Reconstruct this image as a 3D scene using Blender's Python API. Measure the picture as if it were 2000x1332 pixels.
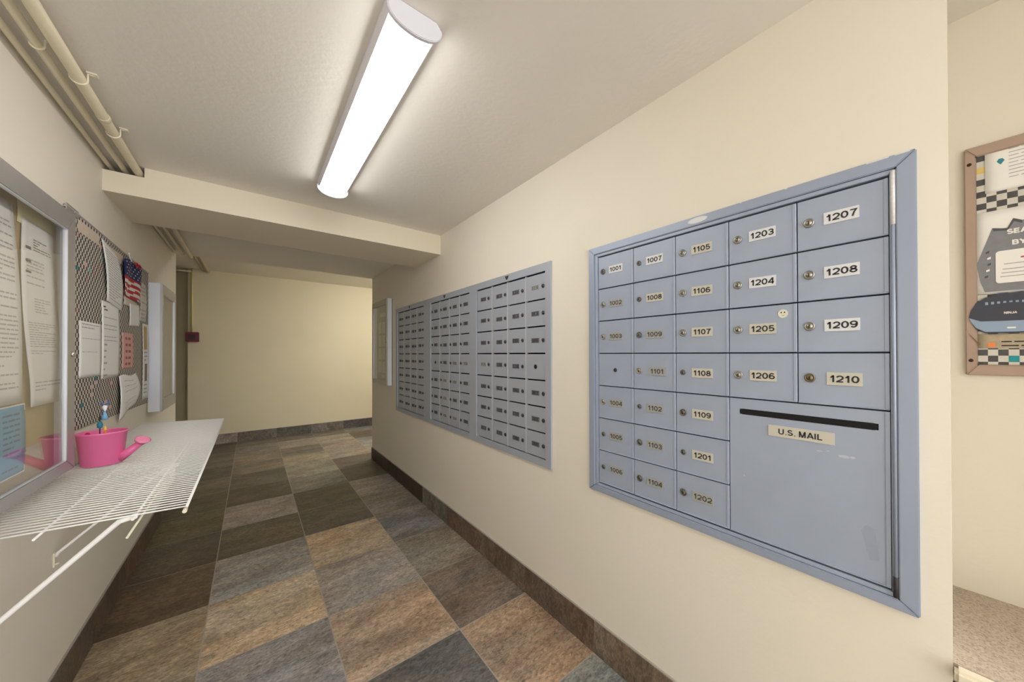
import bpy, bmesh, math, random
from mathutils import Vector, Matrix, Euler
random.seed(7)
D = bpy.data
C = bpy.context.scene.collection
scene = bpy.context.scene
for o in list(D.objects): D.objects.remove(o)

# ------------------------------------------------------------------ camera
YAW, PITCH, ROLL, FPX, PX, PY = 0.6911, 0.0058, -0.0024, 671.147, 1048.134, 687.0
cam_data = D.cameras.new('camera'); cam = D.objects.new('camera', cam_data); C.objects.link(cam)
fwd = Vector((math.sin(YAW) * math.cos(PITCH), math.cos(YAW) * math.cos(PITCH), math.sin(PITCH)))
rgt = Vector((math.cos(YAW), -math.sin(YAW), 0)); upv = rgt.cross(fwd)
r2 = rgt * math.cos(ROLL) + upv * math.sin(ROLL); u2 = -rgt * math.sin(ROLL) + upv * math.cos(ROLL)
M = Matrix((r2, u2, -fwd)).transposed().to_4x4(); M.translation = Vector((0, 0, 1.35))
cam.matrix_world = M
cam_data.sensor_fit = 'HORIZONTAL'; cam_data.sensor_width = 36.0
cam_data.lens = 36.0 * FPX / 2000.0
cam_data.shift_x = (1000 - PX) / 2000.0
cam_data.shift_y = (PY - 666) / 2000.0
cam_data.clip_start = 0.02
scene.camera = cam

# ------------------------------------------------------------------ world, view, large lamps
scene.view_settings.view_transform = 'Standard'
scene.view_settings.look = 'None'
scene.view_settings.exposure = 0.62
scene.view_settings.gamma = 1.0
scene.view_settings.use_curve_mapping = False
w = D.worlds.new('world'); scene.world = w; w.use_nodes = True
w.node_tree.nodes['Background'].inputs[0].default_value = (0.97, 0.985, 1.0, 1)
w.node_tree.nodes['Background'].inputs[1].default_value = 3.0
LIGHT_STRENGTH = 10.5       # the tube fixture in view
LIGHT_STRENGTH_FILL = 36.0  # unseen fill light added behind the camera, modelled like the tube fixture
LIGHT_STRENGTH_FAR = 50.0    # fixture in the cross passage beyond the end of the mail wall

# ------------------------------------------------------------------ materials
def lin(c):
    return tuple(((v / 255) / 12.92 if v / 255 <= 0.04045 else (((v / 255) + 0.055) / 1.055) ** 2.4) for v in c)
MATS = {}
def mat(name, rgb, rough=0.6, metal=0.0, noise=0.0, nscale=20.0, bump=0.0, bscale=200.0, spec=0.5, emit=None, coat=0.0):
    if name in MATS: return MATS[name]
    m = D.materials.new(name); m.use_nodes = True; nt = m.node_tree; b = nt.nodes['Principled BSDF']
    col = lin(rgb)
    b.inputs['Base Color'].default_value = (*col, 1)
    b.inputs['Roughness'].default_value = rough
    b.inputs['Metallic'].default_value = metal
    b.inputs['Specular IOR Level'].default_value = spec
    b.inputs['Coat Weight'].default_value = coat
    tc = nt.nodes.new('ShaderNodeTexCoord')
    if noise:
        n = nt.nodes.new('ShaderNodeTexNoise'); n.inputs['Scale'].default_value = nscale; n.inputs['Detail'].default_value = 5
        nt.links.new(tc.outputs['Object'], n.inputs['Vector'])
        mx = nt.nodes.new('ShaderNodeMix'); mx.data_type = 'RGBA'
        mx.inputs[6].default_value = (*[c * (1 - noise) for c in col], 1)
        mx.inputs[7].default_value = (*[min(1, c * (1 + noise)) for c in col], 1)
        nt.links.new(n.outputs['Fac'], mx.inputs[0]); nt.links.new(mx.outputs[2], b.inputs['Base Color'])
    if bump:
        n2 = nt.nodes.new('ShaderNodeTexNoise'); n2.inputs['Scale'].default_value = bscale; n2.inputs['Detail'].default_value = 4
        nt.links.new(tc.outputs['Object'], n2.inputs['Vector'])
        bp = nt.nodes.new('ShaderNodeBump'); bp.inputs['Strength'].default_value = bump; bp.inputs['Distance'].default_value = 0.004
        nt.links.new(n2.outputs['Fac'], bp.inputs['Height']); nt.links.new(bp.outputs['Normal'], b.inputs['Normal'])
    if emit:
        b.inputs['Emission Color'].default_value = (*emit[0], 1); b.inputs['Emission Strength'].default_value = emit[1]
    MATS[name] = m
    return m

WALL = mat('cream_wall_paint', (236, 229, 215), 0.55, noise=0.035, nscale=2.5, bump=0.12, bscale=60)
WALLF = mat('far_wall_paint', (224, 214, 186), 0.6, noise=0.05, nscale=2.0, bump=0.12, bscale=60)
CEIL = mat('ceiling_paint', (240, 235, 226), 0.7, noise=0.04, nscale=2.0, bump=0.25, bscale=45)
BEAMM = mat('beam_paint', (236, 226, 204), 0.6, noise=0.02, nscale=3, bump=0.1, bscale=60)
GREYM = mat('mailbox_grey_enamel', (166, 177, 198), 0.42, 0.15, noise=0.06, nscale=9, bump=0.03, bscale=300)
GREYF = mat('mailbox_trim_enamel', (160, 171, 193), 0.4, 0.2, noise=0.05, nscale=7)
GREYD = mat('mailbox_far_enamel', (172, 178, 190), 0.45, 0.15, noise=0.05, nscale=9)
DARK = mat('cabinet_interior', (46, 50, 60), 0.8)
BLACK = mat('black_void', (6, 6, 8), 0.8)
RUST = mat('dark_worn_metal', (58, 54, 54), 0.7, 0.2, noise=0.4, nscale=120)
CHIP = mat('chipped_paint', (226, 224, 226), 0.6, noise=0.2, nscale=150)
SCRATCH = mat('scuff_mark', (196, 202, 212), 0.5)
SMUDGE = mat('smudge_mark', (156, 166, 186), 0.5, noise=0.08, nscale=60)
CHROME = mat('lock_metal', (168, 166, 158), 0.32, 0.85, noise=0.1, nscale=200)
CHROMED = mat('lock_metal_worn', (120, 118, 112), 0.45, 0.8, noise=0.2, nscale=200)
BRASS = mat('lock_metal_brassy', (128, 118, 98), 0.45, 0.8, noise=0.2, nscale=200)
PLW = mat('plate_white', (226, 227, 230), 0.5)
PLG = mat('plate_grey', (172, 172, 168), 0.45, 0.1, noise=0.1, nscale=80)
PLC = mat('plate_cream', (204, 200, 186), 0.5)
INK = mat('number_ink', (44, 46, 54), 0.6)
INKG = mat('number_ink_worn', (74, 74, 78), 0.6)
ALU = mat('brushed_aluminium', (176, 174, 174), 0.38, 0.55, noise=0.06, nscale=30)
ALUL = mat('light_aluminium', (214, 216, 222), 0.4, 0.3)
CORK = mat('tan_fabric_board', (188, 164, 122), 0.9, noise=0.10, nscale=35, bump=0.2, bscale=500)
WHITEP = mat('paper_white', (246, 245, 243), 0.75)
PRINT = mat('paper_print', (184, 182, 184), 0.8)
PRINTD = mat('paper_print_dark', (92, 92, 96), 0.8)
CREAMP = mat('paper_cream', (240, 230, 186), 0.75)
BLUEP = mat('paper_blue', (98, 168, 206), 0.7, noise=0.08, nscale=20)
BLUEPD = mat('paper_blue_print', (60, 110, 150), 0.7)
PINKP = mat('paper_pink', (226, 178, 170), 0.75)
PINKD = mat('paper_pink_print', (184, 96, 96), 0.75)
RED = mat('flag_red', (186, 44, 58), 0.75)
NAVY = mat('flag_navy', (32, 42, 98), 0.75)
FWHITE = mat('flag_white', (232, 226, 224), 0.75)
PINK = mat('pink_plastic', (248, 122, 178), 0.35, 0.0, noise=0.03, nscale=10, coat=0.1)
PINKL = mat('pink_plastic_light', (248, 146, 184), 0.35)
PINKR = mat('pink_handle_plastic', (206, 36, 84), 0.35)
WIRE = mat('white_vinyl_wire', (250, 249, 247), 0.35)
WIREC = mat('ivory_vinyl_cap', (232, 226, 200), 0.45)
PIPE = mat('painted_pipe', (218, 207, 178), 0.5, noise=0.04, nscale=15)
HOUS = mat('fixture_white_metal', (226, 226, 236), 0.45)
MAROON = mat('alarm_maroon', (112, 26, 42), 0.4)
MAROOND = mat('alarm_dark', (60, 14, 26), 0.4)
BROWNF = mat('tan_board_frame', (178, 155, 140), 0.55, noise=0.08, nscale=12)
SCREW = mat('dark_screw', (66, 48, 42), 0.5, 0.4)
STEEL = mat('shiny_steel', (210, 208, 200), 0.25, 0.9)
TEAL = mat('teal_plastic', (52, 140, 160), 0.5)
LBLUE = mat('light_blue_plastic', (120, 178, 216), 0.5)
YEL = mat('yellow_plastic', (244, 200, 84), 0.5)
ORG = mat('orange_plastic', (240, 140, 80), 0.5)
GREYPH = mat('flyer_grey', (136, 137, 144), 0.7, noise=0.15, nscale=60)
GREYPD = mat('flyer_dark_grey', (86, 87, 94), 0.7)
NINJ = mat('appliance_picture_dark', (62, 66, 80), 0.55, noise=0.1, nscale=60)
NINJL = mat('appliance_picture_light', (150, 170, 198), 0.5)
YELSQ = mat('check_yellow', (228, 202, 122), 0.7)
BLUSQ = mat('check_blue', (120, 136, 192), 0.7)
TEALSQ = mat('check_teal', (40, 150, 160), 0.7)
PINKSQ = mat('check_pink', (222, 168, 170), 0.7)
GOLDPH = mat('photo_gold', (196, 164, 84), 0.6, noise=0.2, nscale=60)
BRNPH = mat('photo_brown', (128, 100, 84), 0.6, noise=0.3, nscale=60)
LETB = mat('letterboard_green_grey', (112, 114, 98), 0.8)
LETS = mat('letterboard_strip', (150, 156, 138), 0.7)
GROUT = mat('tile_grout', (168, 158, 144), 0.85, noise=0.1, nscale=60)
CAULK = mat('grey_caulk', (164, 158, 150), 0.8)
SMILE = mat('sticker_cream', (226, 226, 206), 0.6)

def emis(name, strength, col=(1.0, 0.985, 0.95)):
    m = D.materials.new(name); m.use_nodes = True; nt = m.node_tree
    b = nt.nodes['Principled BSDF']
    b.inputs['Base Color'].default_value = (0.9, 0.9, 0.9, 1)
    b.inputs['Emission Color'].default_value = (*col, 1); b.inputs['Emission Strength'].default_value = strength
    return m

def glass_mat():
    m = D.materials.new('clear_glazing'); m.use_nodes = True; nt = m.node_tree
    nt.nodes.remove(nt.nodes['Principled BSDF'])
    out = nt.nodes['Material Output']
    tr = nt.nodes.new('ShaderNodeBsdfTransparent'); tr.inputs[0].default_value = (0.99, 0.99, 0.99, 1)
    gl = nt.nodes.new('ShaderNodeBsdfGlossy'); gl.inputs['Roughness'].default_value = 0.01
    lw = nt.nodes.new('ShaderNodeLayerWeight'); lw.inputs['Blend'].default_value = 0.5
    pw = nt.nodes.new('ShaderNodeMath'); pw.operation = 'POWER'; pw.inputs[1].default_value = 5.0
    nt.links.new(lw.outputs['Facing'], pw.inputs[0])
    fr = nt.nodes.new('ShaderNodeMath'); fr.operation = 'MULTIPLY_ADD'; fr.inputs[1].default_value = 0.95; fr.inputs[2].default_value = 0.045
    nt.links.new(pw.outputs[0], fr.inputs[0])
    mx = nt.nodes.new('ShaderNodeMixShader')
    nt.links.new(fr.outputs[0], mx.inputs[0]); nt.links.new(tr.outputs[0], mx.inputs[1]); nt.links.new(gl.outputs[0], mx.inputs[2])
    nt.links.new(mx.outputs[0], out.inputs['Surface'])
    return m
GLASS = glass_mat()

def checker_mat(name, size, dark, light, worn=0.25):
    m = D.materials.new(name); m.use_nodes = True; nt = m.node_tree; b = nt.nodes['Principled BSDF']
    tc = nt.nodes.new('ShaderNodeTexCoord')
    mp = nt.nodes.new('ShaderNodeMapping'); mp.inputs['Location'].default_value = (0.5, 0.0, 0.0)
    ck = nt.nodes.new('ShaderNodeTexChecker'); ck.inputs['Scale'].default_value = 1.0 / size
    nt.links.new(tc.outputs['UV'], ck.inputs['Vector'])
    ck.inputs['Color1'].default_value = (*lin(dark), 1); ck.inputs['Color2'].default_value = (*lin(light), 1)
    n = nt.nodes.new('ShaderNodeTexNoise'); n.inputs['Scale'].default_value = 60
    nt.links.new(tc.outputs['Object'], n.inputs['Vector'])
    mx = nt.nodes.new('ShaderNodeMix'); mx.data_type = 'RGBA'; mx.blend_type = 'MIX'
    mr = nt.nodes.new('ShaderNodeMath'); mr.operation = 'MULTIPLY'; mr.inputs[1].default_value = worn
    nt.links.new(n.outputs['Fac'], mr.inputs[0]); nt.links.new(mr.outputs[0], mx.inputs[0])
    mx.inputs[7].default_value = (*lin((150, 146, 140)), 1)
    nt.links.new(ck.outputs['Color'], mx.inputs[6]); nt.links.new(mx.outputs[2], b.inputs['Base Color'])
    b.inputs['Roughness'].default_value = 0.75
    nt.nodes.remove(mp)
    return m
CHECK = checker_mat('checkered_paper', 0.0172, (66, 66, 70), (222, 218, 210))
CHECK2 = checker_mat('small_checkered_paper', 0.0178, (48, 44, 46), (216, 208, 196), 0.2)

def slate_mat(name, bright=1.0):
    m = D.materials.new(name); m.use_nodes = True; nt = m.node_tree; b = nt.nodes['Principled BSDF']
    N = nt.nodes.new; L = nt.links.new
    at = N('ShaderNodeAttribute'); at.attribute_name = 'tint'
    sd = N('ShaderNodeAttribute'); sd.attribute_name = 'seed'
    tc = N('ShaderNodeTexCoord')
    mp = N('ShaderNodeMapping'); mp.inputs['Rotation'].default_value = (0, 0, 0.5); mp.inputs['Scale'].default_value = (1.0, 2.2, 1.0)
    L(tc.outputs['Object'], mp.inputs['Vector'])
    mw = N('ShaderNodeMath'); mw.operation = 'MULTIPLY'; mw.inputs[1].default_value = 37.0; L(sd.outputs['Fac'], mw.inputs[0])
    n1 = N('ShaderNodeTexNoise'); n1.noise_dimensions = '4D'; n1.inputs['Scale'].default_value = 3.2; n1.inputs['Detail'].default_value = 6; n1.inputs['Roughness'].default_value = 0.6; n1.inputs['Distortion'].default_value = 0.8
    n2 = N('ShaderNodeTexNoise'); n2.noise_dimensions = '4D'; n2.inputs['Scale'].default_value = 34; n2.inputs['Detail'].default_value = 8; n2.inputs['Roughness'].default_value = 0.75; n2.inputs['Distortion'].default_value = 1.2
    n3 = N('ShaderNodeTexNoise'); n3.noise_dimensions = '4D'; n3.inputs['Scale'].default_value = 2.0; n3.inputs['Detail'].default_value = 3
    for n in (n1, n2, n3):
        L(mp.outputs[0], n.inputs['Vector']); L(mw.outputs[0], n.inputs['W'])
    # hue patches: rusty brown <-> blue grey around the tile's own tint
    r3 = N('ShaderNodeValToRGB'); e = r3.color_ramp.elements
    e[0].position = 0.38; e[0].color = (0.94, 1.0, 1.06, 1); e[1].position = 0.62; e[1].color = (1.06, 1.0, 0.93, 1)
    L(n3.outputs['Fac'], r3.inputs['Fac'])
    r1 = N('ShaderNodeValToRGB'); e = r1.color_ramp.elements
    e[0].position = 0.32; e[0].color = (0.62, 0.62, 0.62, 1); e[1].position = 0.70; e[1].color = (1.38, 1.38, 1.38, 1)
    L(n1.outputs['Fac'], r1.inputs['Fac'])
    r2 = N('ShaderNodeValToRGB'); e = r2.color_ramp.elements
    e[0].position = 0.36; e[0].color = (0.42, 0.42, 0.43, 1); e[1].position = 0.65; e[1].color = (1.62, 1.60, 1.56, 1)
    L(n2.outputs['Fac'], r2.inputs['Fac'])
    prev = at.outputs['Color']
    for r in (r3, r1, r2):
        mx = N('ShaderNodeMix'); mx.data_type = 'RGBA'; mx.blend_type = 'MULTIPLY'; mx.clamp_result = False; mx.inputs[0].default_value = 1.0
        L(prev, mx.inputs[6]); L(r.outputs['Color'], mx.inputs[7]); prev = mx.outputs[2]
    L(prev, b.inputs['Base Color'])
    b.inputs['Roughness'].default_value = 0.5
    b.inputs['Specular IOR Level'].default_value = 0.4
    bp = N('ShaderNodeBump'); bp.inputs['Strength'].default_value = 0.35; bp.inputs['Distance'].default_value = 0.003
    L(n2.outputs['Fac'], bp.inputs['Height']); L(bp.outputs['Normal'], b.inputs['Normal'])
    return m
SLATE = slate_mat('slate_tile')

def terrazzo_mat():
    m = D.materials.new('speckled_terrazzo'); m.use_nodes = True; nt = m.node_tree; b = nt.nodes['Principled BSDF']
    tc = nt.nodes.new('ShaderNodeTexCoord'); v = nt.nodes.new('ShaderNodeTexVoronoi'); v.inputs['Scale'].default_value = 260
    nt.links.new(tc.outputs['Object'], v.inputs['Vector'])
    r = nt.nodes.new('ShaderNodeValToRGB'); r.color_ramp.interpolation = 'LINEAR'; e = r.color_ramp.elements
    e[0].position = 0.0; e[0].color = (*lin((150, 136, 120)), 1); e[1].position = 1.0; e[1].color = (*lin((206, 194, 178)), 1)
    k = r.color_ramp.elements.new(0.5); k.color = (*lin((190, 176, 160)), 1)
    nt.links.new(v.outputs['Color'], r.inputs['Fac']); nt.links.new(r.outputs['Color'], b.inputs['Base Color'])
    b.inputs['Roughness'].default_value = 0.5
    return m
TERR = terrazzo_mat()

# ------------------------------------------------------------------ mesh helpers
class MB:
    def __init__(self): self.v = []; self.f = []; self.m = []; self.s = []; self.uv = {}; self.tint = {}
    def face(self, idx, mi=0, smooth=False): self.f.append(tuple(idx)); self.m.append(mi); self.s.append(smooth)
    def quad(self, a, b, c, d, mi=0):
        n = len(self.v); self.v += [tuple(a), tuple(b), tuple(c), tuple(d)]; self.face((n, n + 1, n + 2, n + 3), mi)
    def box(self, x0, x1, y0, y1, z0, z1, mi=0):
        if x0 > x1: x0, x1 = x1, x0
        if y0 > y1: y0, y1 = y1, y0
        if z0 > z1: z0, z1 = z1, z0
        n = len(self.v)
        self.v += [(x0, y0, z0), (x1, y0, z0), (x1, y1, z0), (x0, y1, z0), (x0, y0, z1), (x1, y0, z1), (x1, y1, z1), (x0, y1, z1)]
        for q in ((0, 3, 2, 1), (4, 5, 6, 7), (0, 1, 5, 4), (1, 2, 6, 5), (2, 3, 7, 6), (3, 0, 4, 7)):
            self.face([n + k for k in q], mi)
        return self
    def prism(self, pts, axis, a0, a1, mi=0):
        """pts: 2D outline; extruded along axis from a0 to a1"""
        def P(p, a):
            return {0: (a, p[0], p[1]), 1: (p[0], a, p[1]), 2: (p[0], p[1], a)}[axis]
        n = len(self.v); k = len(pts)
        self.v += [P(p, a0) for p in pts] + [P(p, a1) for p in pts]
        self.face([n + i for i in range(k)][::-1], mi); self.face([n + k + i for i in range(k)], mi)
        for i in range(k):
            j = (i + 1) % k; self.face((n + i, n + j, n + k + j, n + k + i), mi)
        return self
    def tube(self, pts, r, mi=0, seg=12, caps=True, radii=None):
        pts = [Vector(p) for p in pts]; n0 = len(self.v); k = len(pts); prev = None
        for i, p in enumerate(pts):
            if i == 0: t = pts[1] - pts[0]
            elif i == k - 1: t = pts[-1] - pts[-2]
            else: t = (pts[i + 1] - p).normalized() + (p - pts[i - 1]).normalized()
            t.normalize()
            if prev is None:
                a = Vector((0, 0, 1)) if abs(t.z) < 0.9 else Vector((1, 0, 0))
                x = t.cross(a).normalized()
            else:
                x = (prev - t * prev.dot(t)).normalized()
            prev = x; y = t.cross(x)
            rr = radii[i] if radii else r
            for s in range(seg):
                a = 2 * math.pi * s / seg
                self.v.append(tuple(p + (x * math.cos(a) + y * math.sin(a)) * rr))
        for i in range(k - 1):
            for s in range(seg):
                s2 = (s + 1) % seg
                self.face((n0 + i * seg + s, n0 + i * seg + s2, n0 + (i + 1) * seg + s2, n0 + (i + 1) * seg + s), mi, True)
        if caps:
            self.face([n0 + s for s in range(seg)][::-1], mi); self.face([n0 + (k - 1) * seg + s for s in range(seg)], mi)
        return self
    def lathe(self, prof, centre, axis=2, seg=32, mi=0, flip=1):
        n0 = len(self.v); c = Vector(centre)
        for (r, h) in prof:
            for s in range(seg):
                a = 2 * math.pi * s / seg; q = (r * math.cos(a), r * math.sin(a))
                p = {2: (q[0], q[1], h), 0: (h * flip, q[0], q[1]), 1: (q[0], h * flip, q[1])}[axis]
                self.v.append(tuple(c + Vector(p)))
        for i in range(len(prof) - 1):
            for s in range(seg):
                s2 = (s + 1) % seg
                self.face((n0 + i * seg + s, n0 + i * seg + s2, n0 + (i + 1) * seg + s2, n0 + (i + 1) * seg + s), mi, True)
        if prof[0][0] > 0: self.face([n0 + s for s in range(seg)], mi)
        if prof[-1][0] > 0: self.face([n0 + (len(prof) - 1) * seg + s for s in range(seg)], mi)
        return self
    def add2d(self, verts, faces, fn, mi=0):
        n = len(self.v); self.v += [tuple(fn(x, y)) for x, y in verts]
        for f in faces: self.face([n + i for i in f], mi)
        return self
    def build(self, name, mats, parent=None, loc=None, origin=(0, 0, 0), bevel=0.0, bseg=2, recalc=True):
        """vertices are given in world space; origin = world place of the parent's origin;
        loc (world) = the object's own origin"""
        o3 = Vector(origin); l3 = Vector(loc) if loc is not None else o3
        me = D.meshes.new(name)
        me.from_pydata([tuple(Vector(p) - l3) for p in self.v], [], self.f)
        if not isinstance(mats, (list, tuple)): mats = [mats]
        for m_ in mats: me.materials.append(m_)
        for i, p in enumerate(me.polygons): p.material_index = self.m[i]; p.use_smooth = self.s[i]
        if self.uv:
            ul = me.uv_layers.new(name='UVMap')
            for p in me.polygons:
                for li in p.loop_indices:
                    co = self.v[me.loops[li].vertex_index]; ul.data[li].uv = self.uv['fn'](co)
        if self.tint:
            ca = me.color_attributes.new('tint', 'FLOAT_COLOR', 'CORNER'); sa = me.attributes.new('seed', 'FLOAT', 'FACE')
            for i, p in enumerate(me.polygons):
                c, s = self.tint.get(i, ((0.5, 0.5, 0.5), 0))
                sa.data[i].value = s
                for li in p.loop_indices: ca.data[li].color = (*c, 1)
        if bevel or recalc:
            bm = bmesh.new(); bm.from_mesh(me)
            if recalc: bmesh.ops.recalc_face_normals(bm, faces=bm.faces)
            if bevel:
                ed = [e for e in bm.edges if len(e.link_faces) == 2 and e.calc_face_angle(0) > 0.6]
                bmesh.ops.bevel(bm, geom=ed, offset=bevel, segments=bseg, affect='EDGES', clamp_overlap=True)
            bm.to_mesh(me); bm.free()
        ob = D.objects.new(name, me); C.objects.link(ob)
        if parent is not None: ob.parent = parent
        ob.location = l3 - o3 if parent is not None else l3
        return ob

def tag(o, label, cat, group=None, kind=None):
    o['label'] = label; o['category'] = cat
    if group: o['group'] = group
    if kind: o['kind'] = kind
    return o
def thing(name, loc, label, cat, group=None):
    o = D.objects.new(name, None); C.objects.link(o); o.location = loc; o.empty_display_size = 0.05
    return tag(o, label, cat, group)
def struct(name, mb, m, label=None, **kw):
    o = mb.build(name, m, **kw); o['kind'] = 'structure'
    if label: o['label'] = label
    return o

# sign lettering drawn as strokes: a wide plain grotesque
def arc(cx, cy, rx, ry, a0, a1, n=12): return [(cx + rx * math.cos(math.radians(a0 + (a1 - a0) * k / n)), cy + ry * math.sin(math.radians(a0 + (a1 - a0) * k / n))) for k in range(n + 1)]
GL = {
 '0': (0.80, [arc(0.34, 0.5, 0.27, 0.42, 90, 450, 28)]),
 '1': (0.62, [[(0.06, 0.70), (0.20, 0.76), (0.32, 0.98)], [(0.34, 1.0), (0.34, 0.0)]]),
 '2': (0.78, [arc(0.34, 0.66, 0.27, 0.26, 170, -30, 12) + [(0.42, 0.36), (0.10, 0.14), (0.08, 0.08), (0.64, 0.08)]]),
 '3': (0.78, [arc(0.33, 0.70, 0.24, 0.22, 160, -90, 12) + arc(0.33, 0.29, 0.27, 0.21, 90, -160, 12)]),
 '4': (0.80, [[(0.52, 0.0), (0.52, 0.93), (0.47, 0.93), (0.06, 0.32), (0.06, 0.27), (0.68, 0.27)]]),
 '5': (0.78, [[(0.60, 0.92), (0.15, 0.92), (0.10, 0.48)] + arc(0.33, 0.33, 0.27, 0.25, 135, -155, 14)]),
 '6': (0.80, [arc(0.36, 0.66, 0.24, 0.26, 30, 90, 4) + arc(0.36, 0.5, 0.28, 0.42, 95, 180, 6) + arc(0.35, 0.32, 0.27, 0.24, 180, 520, 18)]),
 '7': (0.74, [[(0.05, 0.92), (0.60, 0.92), (0.40, 0.55), (0.26, 0.0)]]),
 '8': (0.80, [arc(0.34, 0.72, 0.22, 0.20, 90, 450, 20), arc(0.34, 0.29, 0.27, 0.21, 90, 450, 20)]),
 '9': (0.80, [arc(0.32, 0.34, 0.24, 0.26, 210, 270, 4) + arc(0.32, 0.5, 0.28, 0.42, 275, 360, 6) + arc(0.33, 0.68, 0.27, 0.24, 0, 340, 18)]),
 'U': (0.90, [[(0.10, 1.0), (0.10, 0.34)] + arc(0.39, 0.34, 0.29, 0.26, 180, 360, 12) + [(0.68, 1.0)]]),
 'S': (0.82, [arc(0.37, 0.71, 0.25, 0.21, 25, 250, 12) + arc(0.37, 0.29, 0.28, 0.21, 80, -160, 12)]),
 '.': (0.34, [[(0.09, 0.08), (0.21, 0.08)]]),
 ' ': (0.36, []),
 'M': (1.02, [[(0.10, 0.0), (0.10, 0.94), (0.14, 0.94), (0.42, 0.06), (0.46, 0.06), (0.74, 0.94), (0.78, 0.94), (0.78, 0.0)]]),
 'A': (0.90, [[(0.06, 0.0), (0.40, 0.95), (0.44, 0.95), (0.78, 0.0)], [(0.20, 0.30), (0.64, 0.30)]]),
 'I': (0.36, [[(0.12, 1.0), (0.12, 0.0)]]),
 'L': (0.72, [[(0.10, 1.0), (0.10, 0.08), (0.62, 0.08)]]),
 'E': (0.78, [[(0.64, 0.92), (0.10, 0.92), (0.10, 0.08), (0.66, 0.08)], [(0.10, 0.5), (0.60, 0.5)]]),
 'B': (0.82, [[(0.10, 0.08), (0.10, 0.92), (0.42, 0.92)] + arc(0.42, 0.72, 0.18, 0.20, 90, -90, 8) + [(0.10, 0.52), (0.44, 0.52)] + arc(0.44, 0.30, 0.21, 0.22, 90, -90, 8) + [(0.10, 0.08)]]),
 'Y': (0.86, [[(0.06, 1.0), (0.41, 0.46), (0.76, 1.0)], [(0.41, 0.46), (0.41, 0.0)]]),
 'N': (0.88, [[(0.10, 0.0), (0.10, 0.94), (0.14, 0.94), (0.64, 0.06), (0.68, 0.06), (0.68, 1.0)]]),
 'J': (0.66, [[(0.48, 1.0), (0.48, 0.30)] + arc(0.28, 0.30, 0.20, 0.22, 0, -180, 8)]),
}
def text2d(text, size, wgt=0.17, sx=1.0, align='CENTER'):
    vs, fs = [], []; pen = 0.0
    for chx in text:
        adv, paths = GL[chx]
        for P in paths:
            P = [(pen + x, y) for x, y in P]; n = len(P); L, R_ = [], []
            for i_ in range(n):
                a = P[max(i_ - 1, 0)]; b = P[min(i_ + 1, n - 1)]; p = P[i_]
                d1 = Vector((p[0] - a[0], p[1] - a[1])); d2_ = Vector((b[0] - p[0], b[1] - p[1]))
                if d1.length < 1e-9: d1 = d2_
                if d2_.length < 1e-9: d2_ = d1
                if P[0] == P[-1] and n > 3 and i_ in (0, n - 1):
                    d1 = Vector((P[-1][0] - P[-2][0], P[-1][1] - P[-2][1])); d2_ = Vector((P[1][0] - P[0][0], P[1][1] - P[0][1]))
                d1.normalize(); d2_.normalize(); t = d1 + d2_
                if t.length < 1e-6: t = d1
                t.normalize(); nn = Vector((-t.y, t.x)); k = 1.0 / max(0.55, nn.dot(Vector((-d1.y, d1.x))))
                L.append((p[0] + nn.x * wgt / 2 * k, p[1] + nn.y * wgt / 2 * k)); R_.append((p[0] - nn.x * wgt / 2 * k, p[1] - nn.y * wgt / 2 * k))
            base = len(vs)
            for l_, r_ in zip(L, R_): vs += [l_, r_]
            for i_ in range(n - 1): fs.append((base + 2 * i_, base + 2 * i_ + 1, base + 2 * i_ + 3, base + 2 * i_ + 2))
        pen += adv
    w_ = pen - 0.12; x0 = w_ / 2 if align == 'CENTER' else 0.0
    return [((x - x0) * size * sx, (y - 0.5) * size) for x, y in vs], fs

# ------------------------------------------------------------------ dimensions of the place
XR = 1.199      # face of the mail wall
XL = -0.5786    # face of the left wall
H = 2.33        # ceiling
HF = 2.60       # ceiling of the cross passage
YE = 4.80       # where both corridor walls end
YF = 7.04       # far wall
YN = -2.6       # behind the camera
XB = 1.60       # wall behind the landing
ZL = 0.662      # landing / ledge level

# ------------------------------------------------------------------ setting
# floor: slate tiles over a grout bed
sr = lin
def c(*rgb): return tuple(rgb)
TINTS = {
 (0, 1): c(128, 112, 90), (0, 2): c(130, 112, 86), (0, 3): c(88, 70, 50), (0, 4): c(82, 70, 54), (0, 5): c(86, 76, 50), (0, 6): c(82, 72, 52), (0, 7): c(92, 82, 66), (0, 8): c(84, 76, 64), (0, 9): c(98, 88, 74), (0, 10): c(88, 78, 68), (0, 11): c(80, 70, 62),
 (1, 0): c(110, 100, 90), (1, 1): c(116, 112, 112), (1, 2): c(158, 136, 108), (1, 3): c(126, 119, 112), (1, 4): c(92, 80, 60), (1, 5): c(132, 122, 112), (1, 6): c(78, 68, 54), (1, 7): c(84, 77, 62), (1, 8): c(106, 94, 78), (1, 9): c(116, 102, 86), (1, 10): c(108, 100, 90), (1, 11): c(96, 90, 82),
 (2, 0): c(88, 84, 80), (2, 1): c(144, 120, 98), (2, 2): c(130, 120, 112), (2, 3): c(152, 130, 102), (2, 4): c(86, 76, 60), (2, 5): c(84, 74, 56), (2, 6): c(112, 106, 90), (2, 7): c(116, 110, 92), (2, 8): c(126, 114, 96), (2, 9): c(98, 92, 80), (2, 10): c(128, 116, 100), (2, 11): c(104, 94, 84),
 (3, -1): c(112, 113, 108), (3, 0): c(136, 112, 90), (3, 1): c(102, 88, 76), (3, 2): c(120, 110, 96), (3, 3): c(112, 106, 102), (3, 4): c(118, 106, 94), (3, 5): c(126, 116, 106), (3, 6): c(80, 68, 54), (3, 7): c(84, 74, 62), (3, 8): c(122, 110, 96), (3, 9): c(126, 112, 98), (3, 10): c(132, 120, 104), (3, 11): c(104, 98, 88),
}
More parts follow.
